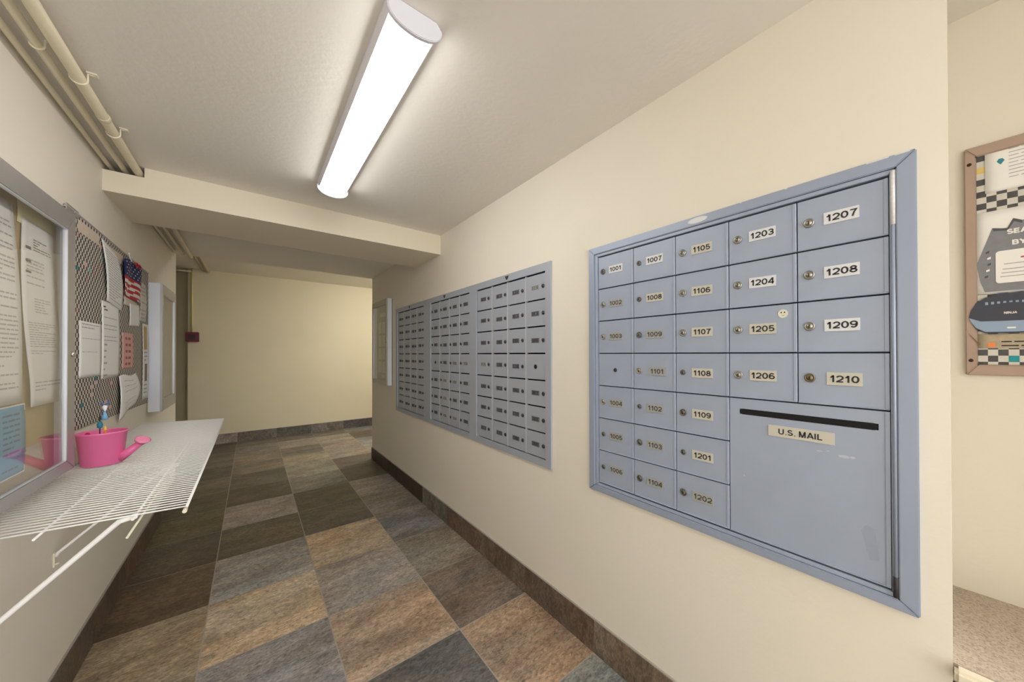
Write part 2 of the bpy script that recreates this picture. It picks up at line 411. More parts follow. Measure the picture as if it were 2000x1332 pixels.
POOL = [c(120, 104, 84), c(88, 78, 62), c(112, 108, 102), c(140, 120, 96), c(98, 90, 76), c(124, 114, 102)]
xl = [-0.178 + 0.482 * k for k in range(-6, 8)]
fl = MB(); rnd = random.Random(3)
def tone(col, k=1.0, d=0.25):
    g_ = sum(col) / 3; return tuple(min(255, (v + (g_ - v) * d) * k) for v in col)
def add_tile(mb, x0, x1, y0, y1, z0, z1, col, g=0.0026):
    n = len(mb.f); mb.box(x0 + g, x1 - g, y0 + g, y1 - g, z0, z1)
    s = rnd.random()
    for i in range(n, n + 6): mb.tint[i] = (sr(tone(col, 1.22)), s)
for j in range(-9, 12):
    y0 = 1.04 + 0.507 * j; y1 = y0 + 0.507
    for k in range(len(xl) - 1):
        x0, x1 = xl[k], xl[k + 1]
        ci = k - 5
        if y1 < YE + 0.2:
            if ci < 0 or ci > 3: continue
            if ci == 0: x0 = XL - 0.02
            if ci == 3: x1 = XR + 0.02
        col = TINTS.get((ci, j)) or rnd.choice(POOL)
        yy1 = min(y1, 7.6)
        add_tile(fl, x0, x1, y0, yy1, -0.012, 0.0, col)
n0 = len(fl.f); fl.box(-3.1, 3.6, YN - 0.3, 7.6, -0.06, -0.0005, 1)
for i in range(n0, n0 + 6): fl.tint[i] = ((0.3, 0.28, 0.25), 0)
struct('floor', fl, [SLATE, GROUT], 'multicolour slate tile floor of the mail corridor')

ce = MB(); ce.box(XL - 0.15, XB + 0.15, YN - 0.1, YE, H, H + 0.42); struct('ceiling', ce, CEIL, 'low cream ceiling over the mailboxes')
ce = MB(); ce.box(-3.1, 3.6, YE, 7.7, HF, HF + 0.15); struct('ceiling.001', ce, CEIL, 'higher ceiling over the cross passage at the far end')

# mail wall with two openings for the recessed mailbox banks
WX1 = XB + 0.15
def wall_with_holes(mb, x0, x1, ya, yb, holes, ztop):
    y = ya
    for (h0, h1, z0, z1) in sorted(holes):
        mb.box(x0, x1, y, h0, 0, ztop); mb.box(x0, x1, h0, h1, 0, z0); mb.box(x0, x1, h0, h1, z1, ztop); y = h1
    mb.box(x0, x1, y, yb, 0, ztop)
NB = (0.078, 1.030, 0.758, 1.800)      # near opening  y0,y1,z0,z1
FB = (1.350, 3.780, 0.775, 1.805)
wr = MB(); wall_with_holes(wr, XR, WX1, 0.003, YE, [NB, FB], H + 0.01)
struct('wall_right', wr, WALL, 'cream wall holding the two banks of mailboxes')
wl = MB(); wl.box(XL - 0.15, XL, YN, YE + 0.04, 0, H + 0.01); struct('wall_left', wl, WALL, 'cream wall with the notice boards')
wf = MB(); wf.box(-0.72, 3.6, YF, YF + 0.6, 0, HF); wf.box(-3.1, -0.72, YF + 0.42, YF + 0.6, 0, HF)
struct('wall_far', wf, WALLF, 'plain wall at the far end of the corridor')
wb = MB(); wb.box(XB, WX1, -0.80, 0.003, 0, H + 0.01); wb.box(XB, WX1, YN, -0.80, 0, ZL); struct('wall_landing', wb, WALL, 'wall behind the speckled landing at the right edge')
ws = MB(); ws.box(-3.2, -3.1, YE, 7.7, 0, HF); struct('wall_passage_left', ws, WALLF)
ws = MB(); ws.box(3.6, 3.7, YE, 7.7, 0, HF); struct('wall_passage_right', ws, WALLF)
ws = MB(); ws.box(XR - 0.03, XB, -0.80, -0.70, ZL + 0.002, H); struct('wall_light_shield', ws, WALL)  # unseen wall added to shield the landing's back wall from the open end
ws = MB(); ws.box(-3.1, XL - 0.15, YE - 0.1, YE, 0, HF); ws.box(WX1, 3.6, YE - 0.1, YE, 0, HF); struct('wall_passage_near', ws, WALLF)

# dropped beam with the notch the pipes pass through
bm_ = MB()
zb = 2.172
bm_.prism([(XL, zb), (XR, zb), (XR, H), (-0.438, H), (-0.438, 2.278), (XL, 2.278)], 1, 2.694, 3.240)
struct('trim_1', bm_, BEAMM, 'dropped cream beam crossing the ceiling')
# raised landing
ld = MB(); ld.box(XR + 0.002, XB, YN, 0.003, ZL - 0.04, ZL); struct('trim_2', ld, TERR, 'raised landing with a speckled terrazzo top')
ld = MB(); ld.box(XR - 0.002, XR + 0.15, YN, 0.0, 0, ZL - 0.041); struct('wall_landing_front', ld, WALL)
ld = MB(); ld.box(XR - 0.030, XR + 0.001, YN, 0.001, ZL - 0.028, ZL + 0.002); struct('trim_3', ld, BEAMM, 'pale nosing along the edge of the landing', bevel=0.006)

# baseboards of slate tile
def baseboard(name, axis, a0, a1, step, start, f0, f1, cols, ztop=0.146, lab=None):
    mb = MB(); a = start; i = 0
    while a < a1:
        b0 = max(a, a0); b1 = min(a + step, a1)
        if b1 - b0 > 0.01:
            n = len(mb.f); col = cols[i % len(cols)]
            if axis == 1: mb.box(f0, f1, b0 + 0.0015, b1 - 0.0015, 0.002, ztop)
            else: mb.box(b0 + 0.0015, b1 - 0.0015, f0, f1, 0.002, ztop)
            s = rnd.random()
            for q in range(n, n + 6): mb.tint[q] = (sr(tone(col, 1.25, 0.2)), s)
        a += step; i += 1
    n = len(mb.f)
    e = 0.0025
    if axis == 1:
        lo, hi = min(f0, f1), max(f0, f1)
        if f1 < f0: mb.box(f1 + e, f0, a0, a1, 0.0, ztop + 0.004, 1)
        else: mb.box(f0, f1 - e, a0, a1, 0.0, ztop + 0.004, 1)
    else: mb.box(a0, a1, f1 + e, f0, 0.0, ztop + 0.004, 1)
    for q in range(n, n + 6): mb.tint[q] = ((0.3, 0.28, 0.25), 0)
    return struct(name, mb, [SLATE, CAULK], lab)
BC = [c(92, 78, 66), c(112, 84, 62), c(86, 72, 60), c(84, 66, 54), c(100, 92, 84), c(74, 58, 48), c(66, 52, 44)]
baseboard('baseboard_right', 1, 0.0, YE, 0.507, 1.545 - 0.507 * 4, XR, XR - 0.010, [c(96, 84, 76), c(98, 82, 70), c(100, 86, 72), c(88, 72, 60), c(94, 80, 66), c(92, 74, 62), c(100, 94, 84), c(64, 48, 40), c(60, 46, 38), c(66, 54, 46), c(60, 48, 40), c(112, 104, 92)], lab='dark slate tile skirting under the mailboxes')
baseboard('baseboard_left', 1, YN, YE + 0.04, 0.507, 1.04 - 0.507 * 9, XL, XL + 0.010, [c(84, 66, 54), c(92, 70, 54), c(76, 62, 50), c(80, 68, 58)], lab='dark slate tile skirting along the left wall')
baseboard('baseboard_far', 0, -0.72, 3.6, 0.482, -0.178 - 0.482 * 3, YF, YF - 0.010, [c(74, 68, 66), c(58, 54, 52), c(118, 104, 94), c(92, 84, 78), c(84, 78, 72), c(98, 90, 82)], lab='slate tile skirting on the far wall')

# ------------------------------------------------------------------ lights
def wrap_light(xc, y0, y1, ztop, strength, label, group, hw=0.077, along='y', m=None):
    t = thing('ceiling_light', (xc, (y0 + y1) / 2, ztop) if along == 'y' else ((y0 + y1) / 2, xc, ztop), label, 'ceiling light', group)
    o = tuple(t.location)
    def tr(mb):
        if along == 'x': mb.v = [(p[1], p[0], p[2]) for p in mb.v]
        return mb
    zt = ztop - 0.0005
    hb = MB(); hb.prism([(xc - hw, zt), (xc + hw, zt), (xc + hw, zt - 0.010), (xc + hw - 0.010, zt - 0.030), (xc - hw + 0.010, zt - 0.030), (xc - hw, zt - 0.010)], 1, y0 + 0.012, y1 - 0.012)
    tr(hb).build('housing', HOUS, t, origin=o)
    # curved diffuser
    seg = 12; out = []
    for k in range(seg + 1):
        a = math.pi * k / seg
        out.append((xc - (hw - 0.020) * math.cos(a), zt - 0.0295 - 0.0385 * math.sin(a) ** 0.8))
    df = MB(); df.prism(out, 1, y0 + 0.014, y1 - 0.014)
    tr(df).build('diffuser', m or emis('diffuser_glow', strength), t, origin=o)
    capo = []
    for k in range(seg + 1):
        a = math.pi * k / seg
        capo.append((xc - (hw + 0.002) * math.cos(a), zt - 0.020 - 0.053 * math.sin(a) ** 0.8))
    prof = [(xc - hw + 0.015, zt)] + capo + [(xc + hw - 0.015, zt)]
    for (a, b) in ((y0, y0 + 0.014), (y1 - 0.014, y1)):
        ec = MB(); ec.prism(prof, 1, a, b); tr(ec).build('end_cap', HOUS, t, origin=o, bevel=0.002)
    return t
wrap_light(0.357, 0.965, 2.285, H, LIGHT_STRENGTH, 'long white wraparound tube light glowing on the ceiling', None)
wrap_light(0.96, -2.4, -1.08, H, LIGHT_STRENGTH_FILL, 'unseen fill light added behind the camera to brighten the left wall', None)
wrap_light(5.3, 1.50, 2.70, HF, LIGHT_STRENGTH_FAR, 'wraparound light over the cross passage, out of sight behind the mail wall', None, along='x')

# ------------------------------------------------------------------ pipes under the ceiling
def pipe(label, x, z, r, ybend, xup, up=True, lw=None):
    t = thing('ceiling_pipe', (x, 0, z), label, 'pipe', 'painted pipes under the ceiling')
    o = tuple(t.location); mb = MB()
    pts = [(x, YN + 0.02, z), (x, ybend - 0.03, z)]
    for k in range(1, 6):
        a = math.pi / 2 * k / 6; pts.append((x + (xup - x) * k / 6 * 0.3, ybend - 0.03 + 0.05 * math.sin(a), z + 0.05 * (1 - math.cos(a))))
    if up:
        zt = HF - r - 0.006
        pts += [(xup, ybend + 0.02, z + 0.08), (xup, ybend + 0.02, zt - 0.05)]
        for k in range(1, 6):
            a = math.pi / 2 * k / 6; pts.append((xup, ybend + 0.02 + 0.05 * (1 - math.cos(a)), zt - 0.05 + 0.05 * math.sin(a)))
        pts += [(xup, YF - 0.004, zt)]
    else:
        pts += [(x, ybend + 0.02, HF - 0.002)]
    mb.tube(pts, r, seg=14); mb.build('tube', PIPE, t, origin=o)
    return t, o
def clip(t, o, x, z, r, y, tab=True):
    mb = MB(); pts = []
    for k in range(11):
        a = math.pi + math.pi * k / 10
        pts.append((x + (r + 0.0025) * math.cos(a), y, z + (r + 0.0025) * math.sin(a)))
    pts = [(pts[0][0], y, z + r * 0.6)] + pts + [(pts[-1][0], y, H - 0.006)]
    if tab: pts += [(pts[-1][0] + 0.016, y, H - 0.005)]
    mb.tube(pts, 0.0028, seg=8)
    if tab: mb.box(pts[-1][0] - 0.018, pts[-1][0] + 0.006, y - 0.010, y + 0.010, H - 0.007, H - 0.001)
    mb.build('pipe_clip', BEAMM, t, origin=o)
t, o = pipe('thinnest painted pipe, tight against the left wall under the ceiling', -0.560, 2.305, 0.0095, 4.60, -0.60, up=False)
t, o = pipe('middle one of the three painted pipes under the ceiling', -0.511, 2.304, 0.0115, 4.68, -0.560)
for y in (1.785,): clip(t, o, -0.511, 2.304, 0.0115, y, False)
t, o = pipe('thickest painted pipe, outermost of the three under the ceiling', -0.461, 2.300, 0.0170, 4.72, -0.510)
for y in (1.905, 2.285): clip(t, o, -0.461, 2.300, 0.0170, y)
mb = MB(); mb.lathe([(0.0175, -0.012), (0.0195, -0.010), (0.0195, 0.010), (0.0175, 0.012)], (-0.461, 2.16, 2.300), axis=1, seg=18)
mb.build('coupling', PIPE, t, origin=o)

# ------------------------------------------------------------------ mailboxes
def glyph_plate(text, mats, w=0.071, h=0.032, size=0.0180, worn=False):
    """number plate, front facing -X, centred on origin; local coords"""
    mb = MB(); mb.box(-0.0016, 0.0, -w / 2, w / 2, -h / 2, h / 2, 0)
    vs, fs = text2d(text, size, 0.185, 1.20)
    mb.add2d(vs, fs, lambda x, y: (-0.0021, -x, y), 1)
    return mb
def lock_mb(r=0.0125):
    mb = MB()
    mb.lathe([(r, 0.0), (r, 0.003), (r * 0.86, 0.0045), (r * 0.78, 0.0045), (r * 0.74, 0.003), (r * 0.55, 0.003), (r * 0.5, 0.0052), (0.0001, 0.0052)], (0, 0, 0), axis=0, seg=24, flip=-1)
    mb.box(-0.0056, -0.004, -0.0011, 0.0011, -r * 0.38, r * 0.38, 1)
    return mb
LOCKS = {}
for k, m_ in (('bright', CHROME), ('worn', CHROMED), ('brass', BRASS)):
    ob = lock_mb().build('lock', [m_, BLACK]); LOCKS[k] = ob.data; D.objects.remove(ob)
ob = lock_mb(0.0095).build('lock', [CHROMED, BLACK]); LOCKS['small'] = ob.data; D.objects.remove(ob)
def link_copy(name, me, parent, loc):
    o = D.objects.new(name, me); C.objects.link(o); o.parent = parent; o.location = loc
    return o

XD = XR - 0.003        # door face
def frame_ring(mb, y0, y1, z0, z1, wl_, wr_, wt, wb_, xa, xb, mi=0, gap=0.0007):
    """mitred trim ring; y1 = image-left side"""
    a = [(y0, z0), (y1, z0), (y1, z1), (y0, z1)]
    b = [(y0 + wr_, z0 + wb_), (y1 - wl_, z0 + wb_), (y1 - wl_, z1 - wt), (y0 + wr_, z1 - wt)]
    for i in range(4):
        j = (i + 1) % 4
        p = [a[i], a[j], b[j], b[i]]
        cx = sum(q[0] for q in p) / 4; cz = sum(q[1] for q in p) / 4
        L = math.hypot(a[j][0] - a[i][0], a[j][1] - a[i][1]); s = 1 - 2 * gap / L
        d = ((a[j][0] - a[i][0]) / L, (a[j][1] - a[i][1]) / L)
        q = []
        for k, pt in enumerate(p):
            sg = 1 if k in (0, 3) else -1
            q.append((pt[0] + d[0] * gap * sg, pt[1] + d[1] * gap * sg))
        mb.prism(q, 0, xa, xb, mi)

# ---- near bank
nm = thing('mailbox_cabinet', (XR, 0.555, 0.74), 'large near grey mailbox bank with readable unit numbers and a U.S. MAIL panel', 'mailboxes')
NO = tuple(nm.location)
bx = MB()      # recessed body, open to the front
y0, y1, z0, z1 = NB; e = 0.003
bx.box(XR + 0.30, XR + 0.304, y0 + e, y1 - e, z0 + e, z1 - e)
bx.box(XR + 0.010, XR + 0.30, y0 + e, y0 + e + 0.003, z0 + e, z1 - e); bx.box(XR + 0.010, XR + 0.30, y1 - e - 0.003, y1 - e, z0 + e, z1 - e)
bx.box(XR + 0.010, XR + 0.30, y0 + e, y1 - e, z0 + e, z0 + e + 0.003); bx.box(XR + 0.010, XR + 0.30, y0 + e, y1 - e, z1 - e - 0.003, z1 - e)
bx.build('cabinet_body', DARK, nm, origin=NO)
fr = MB(); frame_ring(fr, 0.050, 1.062, 0.735, 1.827, 0.034, 0.034, 0.031, 0.026, XR - 0.011, XR - 0.0002)
fr.build('outer_trim', GREYF, nm, origin=NO, bevel=0.0022)
# chipped paint along the trim edges and worn spots
for (a, b, z) in ((0.095, 0.135, 1.8265), (0.06, 0.085, 1.8265), (0.30, 0.306, 1.8268), (0.42, 0.425, 1.8268)):
    ch = MB(); ch.box(XR - 0.0116, XR - 0.004, a, b, z - 0.003, z + 0.0004)
    ch.build('paint_chip', CHIP, nm, origin=NO)
inf = MB(); frame_ring(inf, 0.0843, 1.0270, 0.7620, 1.7950, 0.0155, 0.0110, 0.0115, 0.0115, XR - 0.0065, XR + 0.02)
inf.build('inner_frame', GREYM, nm, origin=NO, bevel=0.0012)
hg = MB(); hg.tube([(XR - 0.0075, 0.0890, 0.768), (XR - 0.0075, 0.0890, 1.790)], 0.0042, seg=12)
hg.build('hinge_rod', GREYF, nm, origin=NO)
hg = MB(); hg.tube([(XR - 0.0078, 0.0890, 1.660), (XR - 0.0078, 0.0890, 1.790)], 0.0047, seg=12)
hr = hg.build('bare_hinge_section', CHIP, nm, origin=NO)
hg = MB(); hg.tube([(XR - 0.0078, 0.0890, 0.764), (XR - 0.0078, 0.0890, 0.812)], 0.0050, seg=12)
hg.build('rusty_hinge_section', RUST, nm, origin=NO)
st = MB(); n0 = 24
st.prism([(0.560 + 0.034 * math.cos(2 * math.pi * k / n0), 1.8125 + 0.0095 * math.sin(2 * math.pi * k / n0)) for k in range(n0)], 0, XR - 0.0118, XR - 0.0110)
st.build('oval_sticker', PLW, nm, origin=NO)
ycols = [1.010, 0.8265, 0.6455, 0.4625, 0.2800, 0.0955]
zr = [1.7800, 1.6365, 1.4940, 1.3510, 1.2080, 1.0645, 0.9215, 0.7770]
# rails behind the door gaps
rl = MB()
rl.box(XR + 0.004, XR + 0.009, 0.0955, 0.4625, zr[4] - 0.004, zr[4] + 0.004)
for k in (1, 2): rl.box(XR + 0.004, XR + 0.012, ycols[k] - 0.004, ycols[k] + 0.004, zr[7], zr[0])
rl.box(XR + 0.001, XR + 0.012, ycols[3] - 0.004, ycols[3] + 0.004, zr[7], zr[0])
rl.box(XR + 0.001, XR + 0.012, ycols[4] - 0.004, ycols[4] + 0.004, zr[4], zr[0])
for k in range(1, 7):
    rl.box(XR + 0.006, XR + 0.012, ycols[3 if k > 4 else 5], ycols[0], zr[k] - 0.004, zr[k] + 0.004)
rl.build('divider_rails', DARK, nm, origin=NO)
NUM = [['1001', '1002', '1003', None, '1004', '1005', '1006'],
       ['1007', '1008', '1009', '1101', '1102', '1103', '1104'],
       ['1105', '1106', '1107', '1108', '1109', '1201', '1202'],
       ['1203', '1204', '1205', '1206'], ['1207', '1208', '1209', '1210']]
WHITEPL = {'1001', '1007', '1203', '1207', '1208', '1209', '1204'}
CREAMPL = {'1105', '1106', '1107', '1008', '1108', '1109', '1201', '1205', '1206', '1210'}
LK = {'1001': 'worn', '1007': 'small', '1008': 'small', '1108': 'small', '1102': 'small', '1109': 'worn', '1202': 'worn', '1210': 'brass', '1005': 'small', '1006': 'small', '1201': 'small', '1103': 'worn', '1104': 'worn', '1009': 'worn'}
def door_mb(w, h, t=0.009, lip=True):
    mb = MB(); mb.box(0.0, t, -w / 2, w / 2, -h / 2, h / 2, 0)
    if lip:   # folded bottom lip that catches the light, and raised hinge edge on the right
        mb.box(-0.0028, 0.0005, -w / 2, w / 2, -h / 2, -h / 2 + 0.0030, 0)
        mb.box(-0.0016, 0.0005, -w / 2, -w / 2 + 0.0085, -h / 2 + 0.003, h / 2, 0)
    return mb
for ci in range(5):
    for ri, s in enumerate(NUM[ci]):
        ya, yb = ycols[ci], ycols[ci + 1]; za, zb_ = zr[ri], zr[ri + 1]
        w_, h_ = (ya - yb) - 0.0028, (za - zb_) - 0.0040
        mb = door_mb(w_, h_); lc = (XD, (ya + yb) / 2, (za + zb_) / 2)
        mb.v = [(p[0] + lc[0], p[1] + lc[1], p[2] + lc[2]) for p in mb.v]
        d = mb.build('mailbox_door', GREYM, nm, loc=lc, origin=NO, bevel=0.0008, bseg=1)
        if s is None:
            hb = MB(); hb.lathe([(0.0085, 0), (0.0085, 0.001), (0.007, 0.0035), (0.003, 0.004), (0.0001, 0.004)], (0, 0, 0), axis=0, seg=20, flip=-1)
            ob = hb.build('blank_plug', RUST, d); continue
        link_copy('lock', LOCKS[LK.get(s, 'bright')], d, (-0.0002, (ya - 0.0275) - lc[1], 0.002 + (0.002 if ri == 0 else 0)))
        pm = PLW if s in WHITEPL else (PLC if s in CREAMPL else PLG)
        pl = glyph_plate(s, None, h=0.032 if s != '1210' else 0.034)
        dy = {'1210': -0.004, '1101': -0.010}.get(s, 0.0)
        po = pl.build('number_plate', [pm, INK if pm is not PLG else INKG], d, loc=None)
        po['label'] = {id(PLW): 'white', id(PLC): 'cream', id(PLG): 'grey'}.get(id(pm), 'pale') + ' number plate reading ' + s
        po.location = (-0.0003, (ya - 0.0955) + dy - lc[1], 0.002 if ri else 0.005)
        if s in ('1106', '1204'): po.rotation_euler = (0.02, 0, 0)
# mail drop panel
ya, yb, za, zb_ = 0.4625, 0.0955, zr[4], zr[7]
lc = (XD, (ya + yb) / 2, (za + zb_) / 2)
mb = MB()
sa, sb, sz0, sz1 = 0.432, 0.117, 1.158, 1.174          # slot
mb.box(XD, XD + 0.009, yb + 0.0014, sb, zb_ + 0.002, za - 0.002); mb.box(XD, XD + 0.009, sa, ya - 0.0014, zb_ + 0.002, za - 0.002)
mb.box(XD, XD + 0.009, sb, sa, zb_ + 0.002, sz0); mb.box(XD, XD + 0.009, sb, sa, sz1, za - 0.002)
mb.box(XD - 0.0022, XD, yb + 0.0014, yb + 0.0095, zb_ + 0.002, za - 0.002)
mb.box(XD - 0.0028, XD, yb + 0.0014, ya - 0.0014, zb_ + 0.002, zb_ + 0.005)
dp = mb.build('mail_drop_panel', GREYM, nm, loc=lc, origin=NO)
rz = (sz1 - sz0) / 2 + 0.0008; cz = (sz0 + sz1) / 2
out = [(sb + rz + rz * math.cos(math.pi / 2 + math.pi * k / 8), cz + rz * math.sin(math.pi / 2 + math.pi * k / 8)) for k in range(9)]
out += [(sa - rz + rz * math.cos(-math.pi / 2 + math.pi * k / 8), cz + rz * math.sin(-math.pi / 2 + math.pi * k / 8)) for k in range(9)]
mb = MB(); mb.prism(out, 0, XD - 0.0006, XD + 0.0085); mb.build('mail_slot', BLACK, dp, origin=lc)
mb = MB(); mb.box(XD - 0.0018, XD, 0.201, 0.353, 1.104, 1.136, 0)
vs, fs = text2d('U.S. MAIL', 0.0160, 0.19, 1.12)
mb.add2d(vs, fs, lambda x, y: (XD - 0.0023, 0.277 - x, 1.120 + y), 1)
mb.build('name_plate', [PLC, INK], dp, origin=lc)
mb = MB()
for (yy, zz, a, b) in ((0.182, 1.078, 0.012, 0.0035), (0.165, 1.079, 0.005, 0.003), (0.232, 1.082, 0.008, 0.0012), (0.215, 1.086, 0.004, 0.001), (0.42, 0.965, 0.002, 0.002)):
    mb.prism([(yy + a * math.cos(2 * math.pi * k / 10) * (0.8 + 0.4 * rnd.random()), zz + b * math.sin(2 * math.pi * k / 10)) for k in range(10)], 0, XD - 0.0004, XD)
mb.build('scratches', SCRATCH, dp, origin=lc)
mb = MB()
mb.prism([(0.135, 0.83), (0.150, 0.90), (0.142, 0.915), (0.126, 0.912), (0.120, 0.87), (0.117, 0.835)], 0, XD - 0.0003, XD)
mb.build('smudge', SMUDGE, dp, origin=lc)
# smiley sticker on the 1205 door
sk = MB(); sk.prism([(0.3145 + 0.0125 * math.cos(2 * math.pi * k / 24), 1.4655 + 0.0125 * math.sin(2 * math.pi * k / 24)) for k in range(24)], 0, XD - 0.0012, XD - 0.0002, 0)
for dy in (-0.0042, 0.0042):
    sk.prism([(0.3145 + dy + 0.0017 * math.cos(2 * math.pi * k / 10), 1.469 + 0.0022 * math.sin(2 * math.pi * k / 10)) for k in range(10)], 0, XD - 0.0017, XD - 0.0012, 1)
sk.prism([(0.3145 - 0.0045, 1.4618), (0.3145, 1.4598), (0.3145 + 0.0045, 1.4618), (0.3145, 1.4608)], 0, XD - 0.0015, XD - 0.0012, 1)
so = sk.build('smiley_sticker', [SMILE, INK], loc=(XD, 0.3145, 1.4655), origin=(XD, 0.3145, 1.4655))
tag(so, 'small round cream smiley sticker on mailbox 1205', 'sticker')

# ---- far bank of three units
def worn_plate(seed):
    r = random.Random(seed); mb = MB(); mb.box(-0.0016, 0, -0.033, 0.033, -0.013, 0.013, 0)
    for k in range(4):
        yc = 0.0215 - 0.0143 * k
        mb.box(-0.0022, -0.0016, yc - 0.0048, yc + 0.0048, -0.0095, -0.006, 1); mb.box(-0.0022, -0.0016, yc - 0.0048, yc + 0.0048, 0.006, 0.0095, 1)
        if r.random() < 0.8: mb.box(-0.0022, -0.0016, yc + 0.002, yc + 0.0048, -0.0095, 0.0095, 1)
        if r.random() < 0.8: mb.box(-0.0022, -0.0016, yc - 0.0048, yc - 0.002, -0.0095, 0.0095, 1)
        if r.random() < 0.6: mb.box(-0.0022, -0.0016, yc - 0.004, yc + 0.004, -0.0018, 0.0018, 1)
    return mb
PLATE_DK = mat('plate_tarnished', (118, 120, 122), 0.5, 0.2, noise=0.15, nscale=90)
WP = []
for k in range(6):
    ob = worn_plate(k).build('number_plate', [PLATE_DK, INK]); WP.append(ob.data); D.objects.remove(ob)
ob = worn_plate(9).build('number_plate', [PLG, PRINTD]); WPL = ob.data; D.objects.remove(ob)
ob = lock_mb(0.0105).build('lock', [mat('lock_tarnished', (78, 78, 78), 0.5, 0.6), BLACK]); LKF = ob.data; D.objects.remove(ob)
frows = [1.786, 1.6435, 1.499, 1.353, 1.2075, 1.065, 0.927, 0.790]
def far_unit(label, ya, yb, cols, lock_left, blanks, pale, screw):
    """ya > yb outer limits; cols: five boundaries, image-left to right"""
    t = thing('mailbox_cabinet', (XR, (ya + yb) / 2, 0.75), label, 'mailboxes', 'three far mailbox units')
    O = tuple(t.location); za, zb_ = 1.832, 0.750
    bd = MB(); a = ya - 0.034; b = yb + 0.034
    bd.box(XR + 0.20, XR + 0.204, b, a, 0.785, 1.795)
    for (p, q) in ((b, b + 0.003), (a - 0.003, a)): bd.box(XR + 0.013, XR + 0.20, p, q, 0.785, 1.795)
    bd.box(XR + 0.013, XR + 0.20, b, a, 0.785, 0.788); bd.box(XR + 0.013, XR + 0.20, b, a, 1.792, 1.795)
    bd.build('cabinet_body', DARK, t, origin=O)
    fr = MB(); frame_ring(fr, yb, ya, zb_, za, ya - cols[0] - 0.002, cols[-1] - yb - 0.002, za - frows[0] - 0.003, frows[-1] - zb_ - 0.003, XR - 0.010, XR - 0.0002, gap=0.0)
    fr.build('frame', GREYD, t, origin=O)
    sc = MB(); sc.prism([(screw + 0.020, 1.822), (screw - 0.020, 1.822), (screw - 0.006, 1.800), (screw + 0.006, 1.800)], 0, XR - 0.0112, XR - 0.0100)
    sc.build('worn_emblem', RUST, t, origin=O)
    rl = MB()
    for k in (1, 2, 3): rl.box(XR - 0.0042, XR + 0.011, cols[k] - 0.0030, cols[k] + 0.0030, frows[-1], frows[0])
    rl.build('divider_rails', mat('divider_light_enamel', (200, 203, 208), 0.4, 0.15), t, origin=O)
    dm = None
    for ci in range(4):
        for ri in range(7):
            w_ = cols[ci] - cols[ci + 1] - 0.0072; h_ = frows[ri] - frows[ri + 1] - 0.0080
            yc = (cols[ci] + cols[ci + 1]) / 2; zc = (frows[ri] + frows[ri + 1]) / 2 - 0.001
            mb = door_mb(w_, h_, 0.010, False); mb.v = [(p[0] + XD, p[1] + yc, p[2] + zc) for p in mb.v]
            d = mb.build('mailbox_door', GREYD, t, loc=(XD, yc, zc), origin=O)
            if (ci, ri) in blanks:
                hb = MB(); hb.lathe([(0.012, 0), (0.012, 0.002), (0.0001, 0.003)], (0, 0, 0), axis=0, seg=16, flip=-1)
                hb.build('blank_plug', BLACK, d); continue
            yl = cols[ci] - (0.026 if lock_left else 0.152); yp = cols[ci] - (0.100 if lock_left else 0.086)
            jz = rnd.uniform(-0.003, 0.003)
            link_copy('lock', LKF, d, (-0.0002, yl - yc, jz))
            if (ci, ri) in pale: link_copy('number_plate', WPL, d, (-0.0003, yp - yc, jz))
            else: link_copy('number_plate', rnd.choice(WP), d, (-0.0003, yp - yc, jz))
    return t
far_unit('grey mailbox unit nearest the numbered bank, rightmost of the far three', 2.140, 1.322, [2.090, 1.8985, 1.723, 1.542, 1.368], False, {(3, 3)}, {(3, 0), (0, 3)}, 1.72)
far_unit('grey mailbox unit in the middle of the far three, locks left of the plates', 2.962, 2.140, [2.880, 2.703, 2.528, 2.354, 2.190], True, {(0, 3)}, {(2, 3), (3, 3), (1, 4), (2, 4), (1, 5), (1, 6), (2, 6)}, 2.60)
far_unit('darkest grey mailbox unit, leftmost of the far three beside the directory case', 3.812, 2.962, [3.765, 3.580, 3.400, 3.222, 3.041], False, set(), set(), 3.40)

# ------------------------------------------------------------------ glazed notice cases
def sheet(mb, fn, nu=8, nv=14, mi=0, th=0.0006):
    """two sided sheet; fn(u,v)->(point, normal)"""
    n = len(mb.v)
    for s in (0, 1):
        for j in range(nv + 1):
            for i in range(nu + 1):
                p, nn = fn(i / nu, j / nv); mb.v.append(tuple(Vector(p) - Vector(nn) * th * s))
    def I(s, i, j): return n + s * (nu + 1) * (nv + 1) + j * (nu + 1) + i
    for j in range(nv):
        for i in range(nu):
            mb.face((I(0, i, j), I(0, i + 1, j), I(0, i + 1, j + 1), I(0, i, j + 1)), mi, True)
            mb.face((I(1, i, j + 1), I(1, i + 1, j + 1), I(1, i + 1, j), I(1, i, j)), mi, True)
    for i in range(nu):
        mb.face((I(0, i, 0), I(1, i, 0), I(1, i + 1, 0), I(0, i + 1, 0)), mi); mb.face((I(0, i, nv), I(0, i + 1, nv), I(1, i + 1, nv), I(1, i, nv)), mi)
    for j in range(nv):
        mb.face((I(0, 0, j), I(0, 0, j + 1), I(1, 0, j + 1), I(1, 0, j)), mi); mb.face((I(0, nu, j), I(1, nu, j), I(1, nu, j + 1), I(0, nu, j + 1)), mi)
def strip(mb, fn, u0, u1, v0, v1, mi, off=0.0007, n=4):
    k = len(mb.v)
    for i in range(n + 1):
        u = u0 + (u1 - u0) * i / n
        for v in (v0, v1):
            p, nn = fn(u, v); mb.v.append(tuple(Vector(p) + Vector(nn) * off))
    for i in range(n): mb.face((k + 2 * i, k + 2 * i + 2, k + 2 * i + 3, k + 2 * i + 1), mi, True)
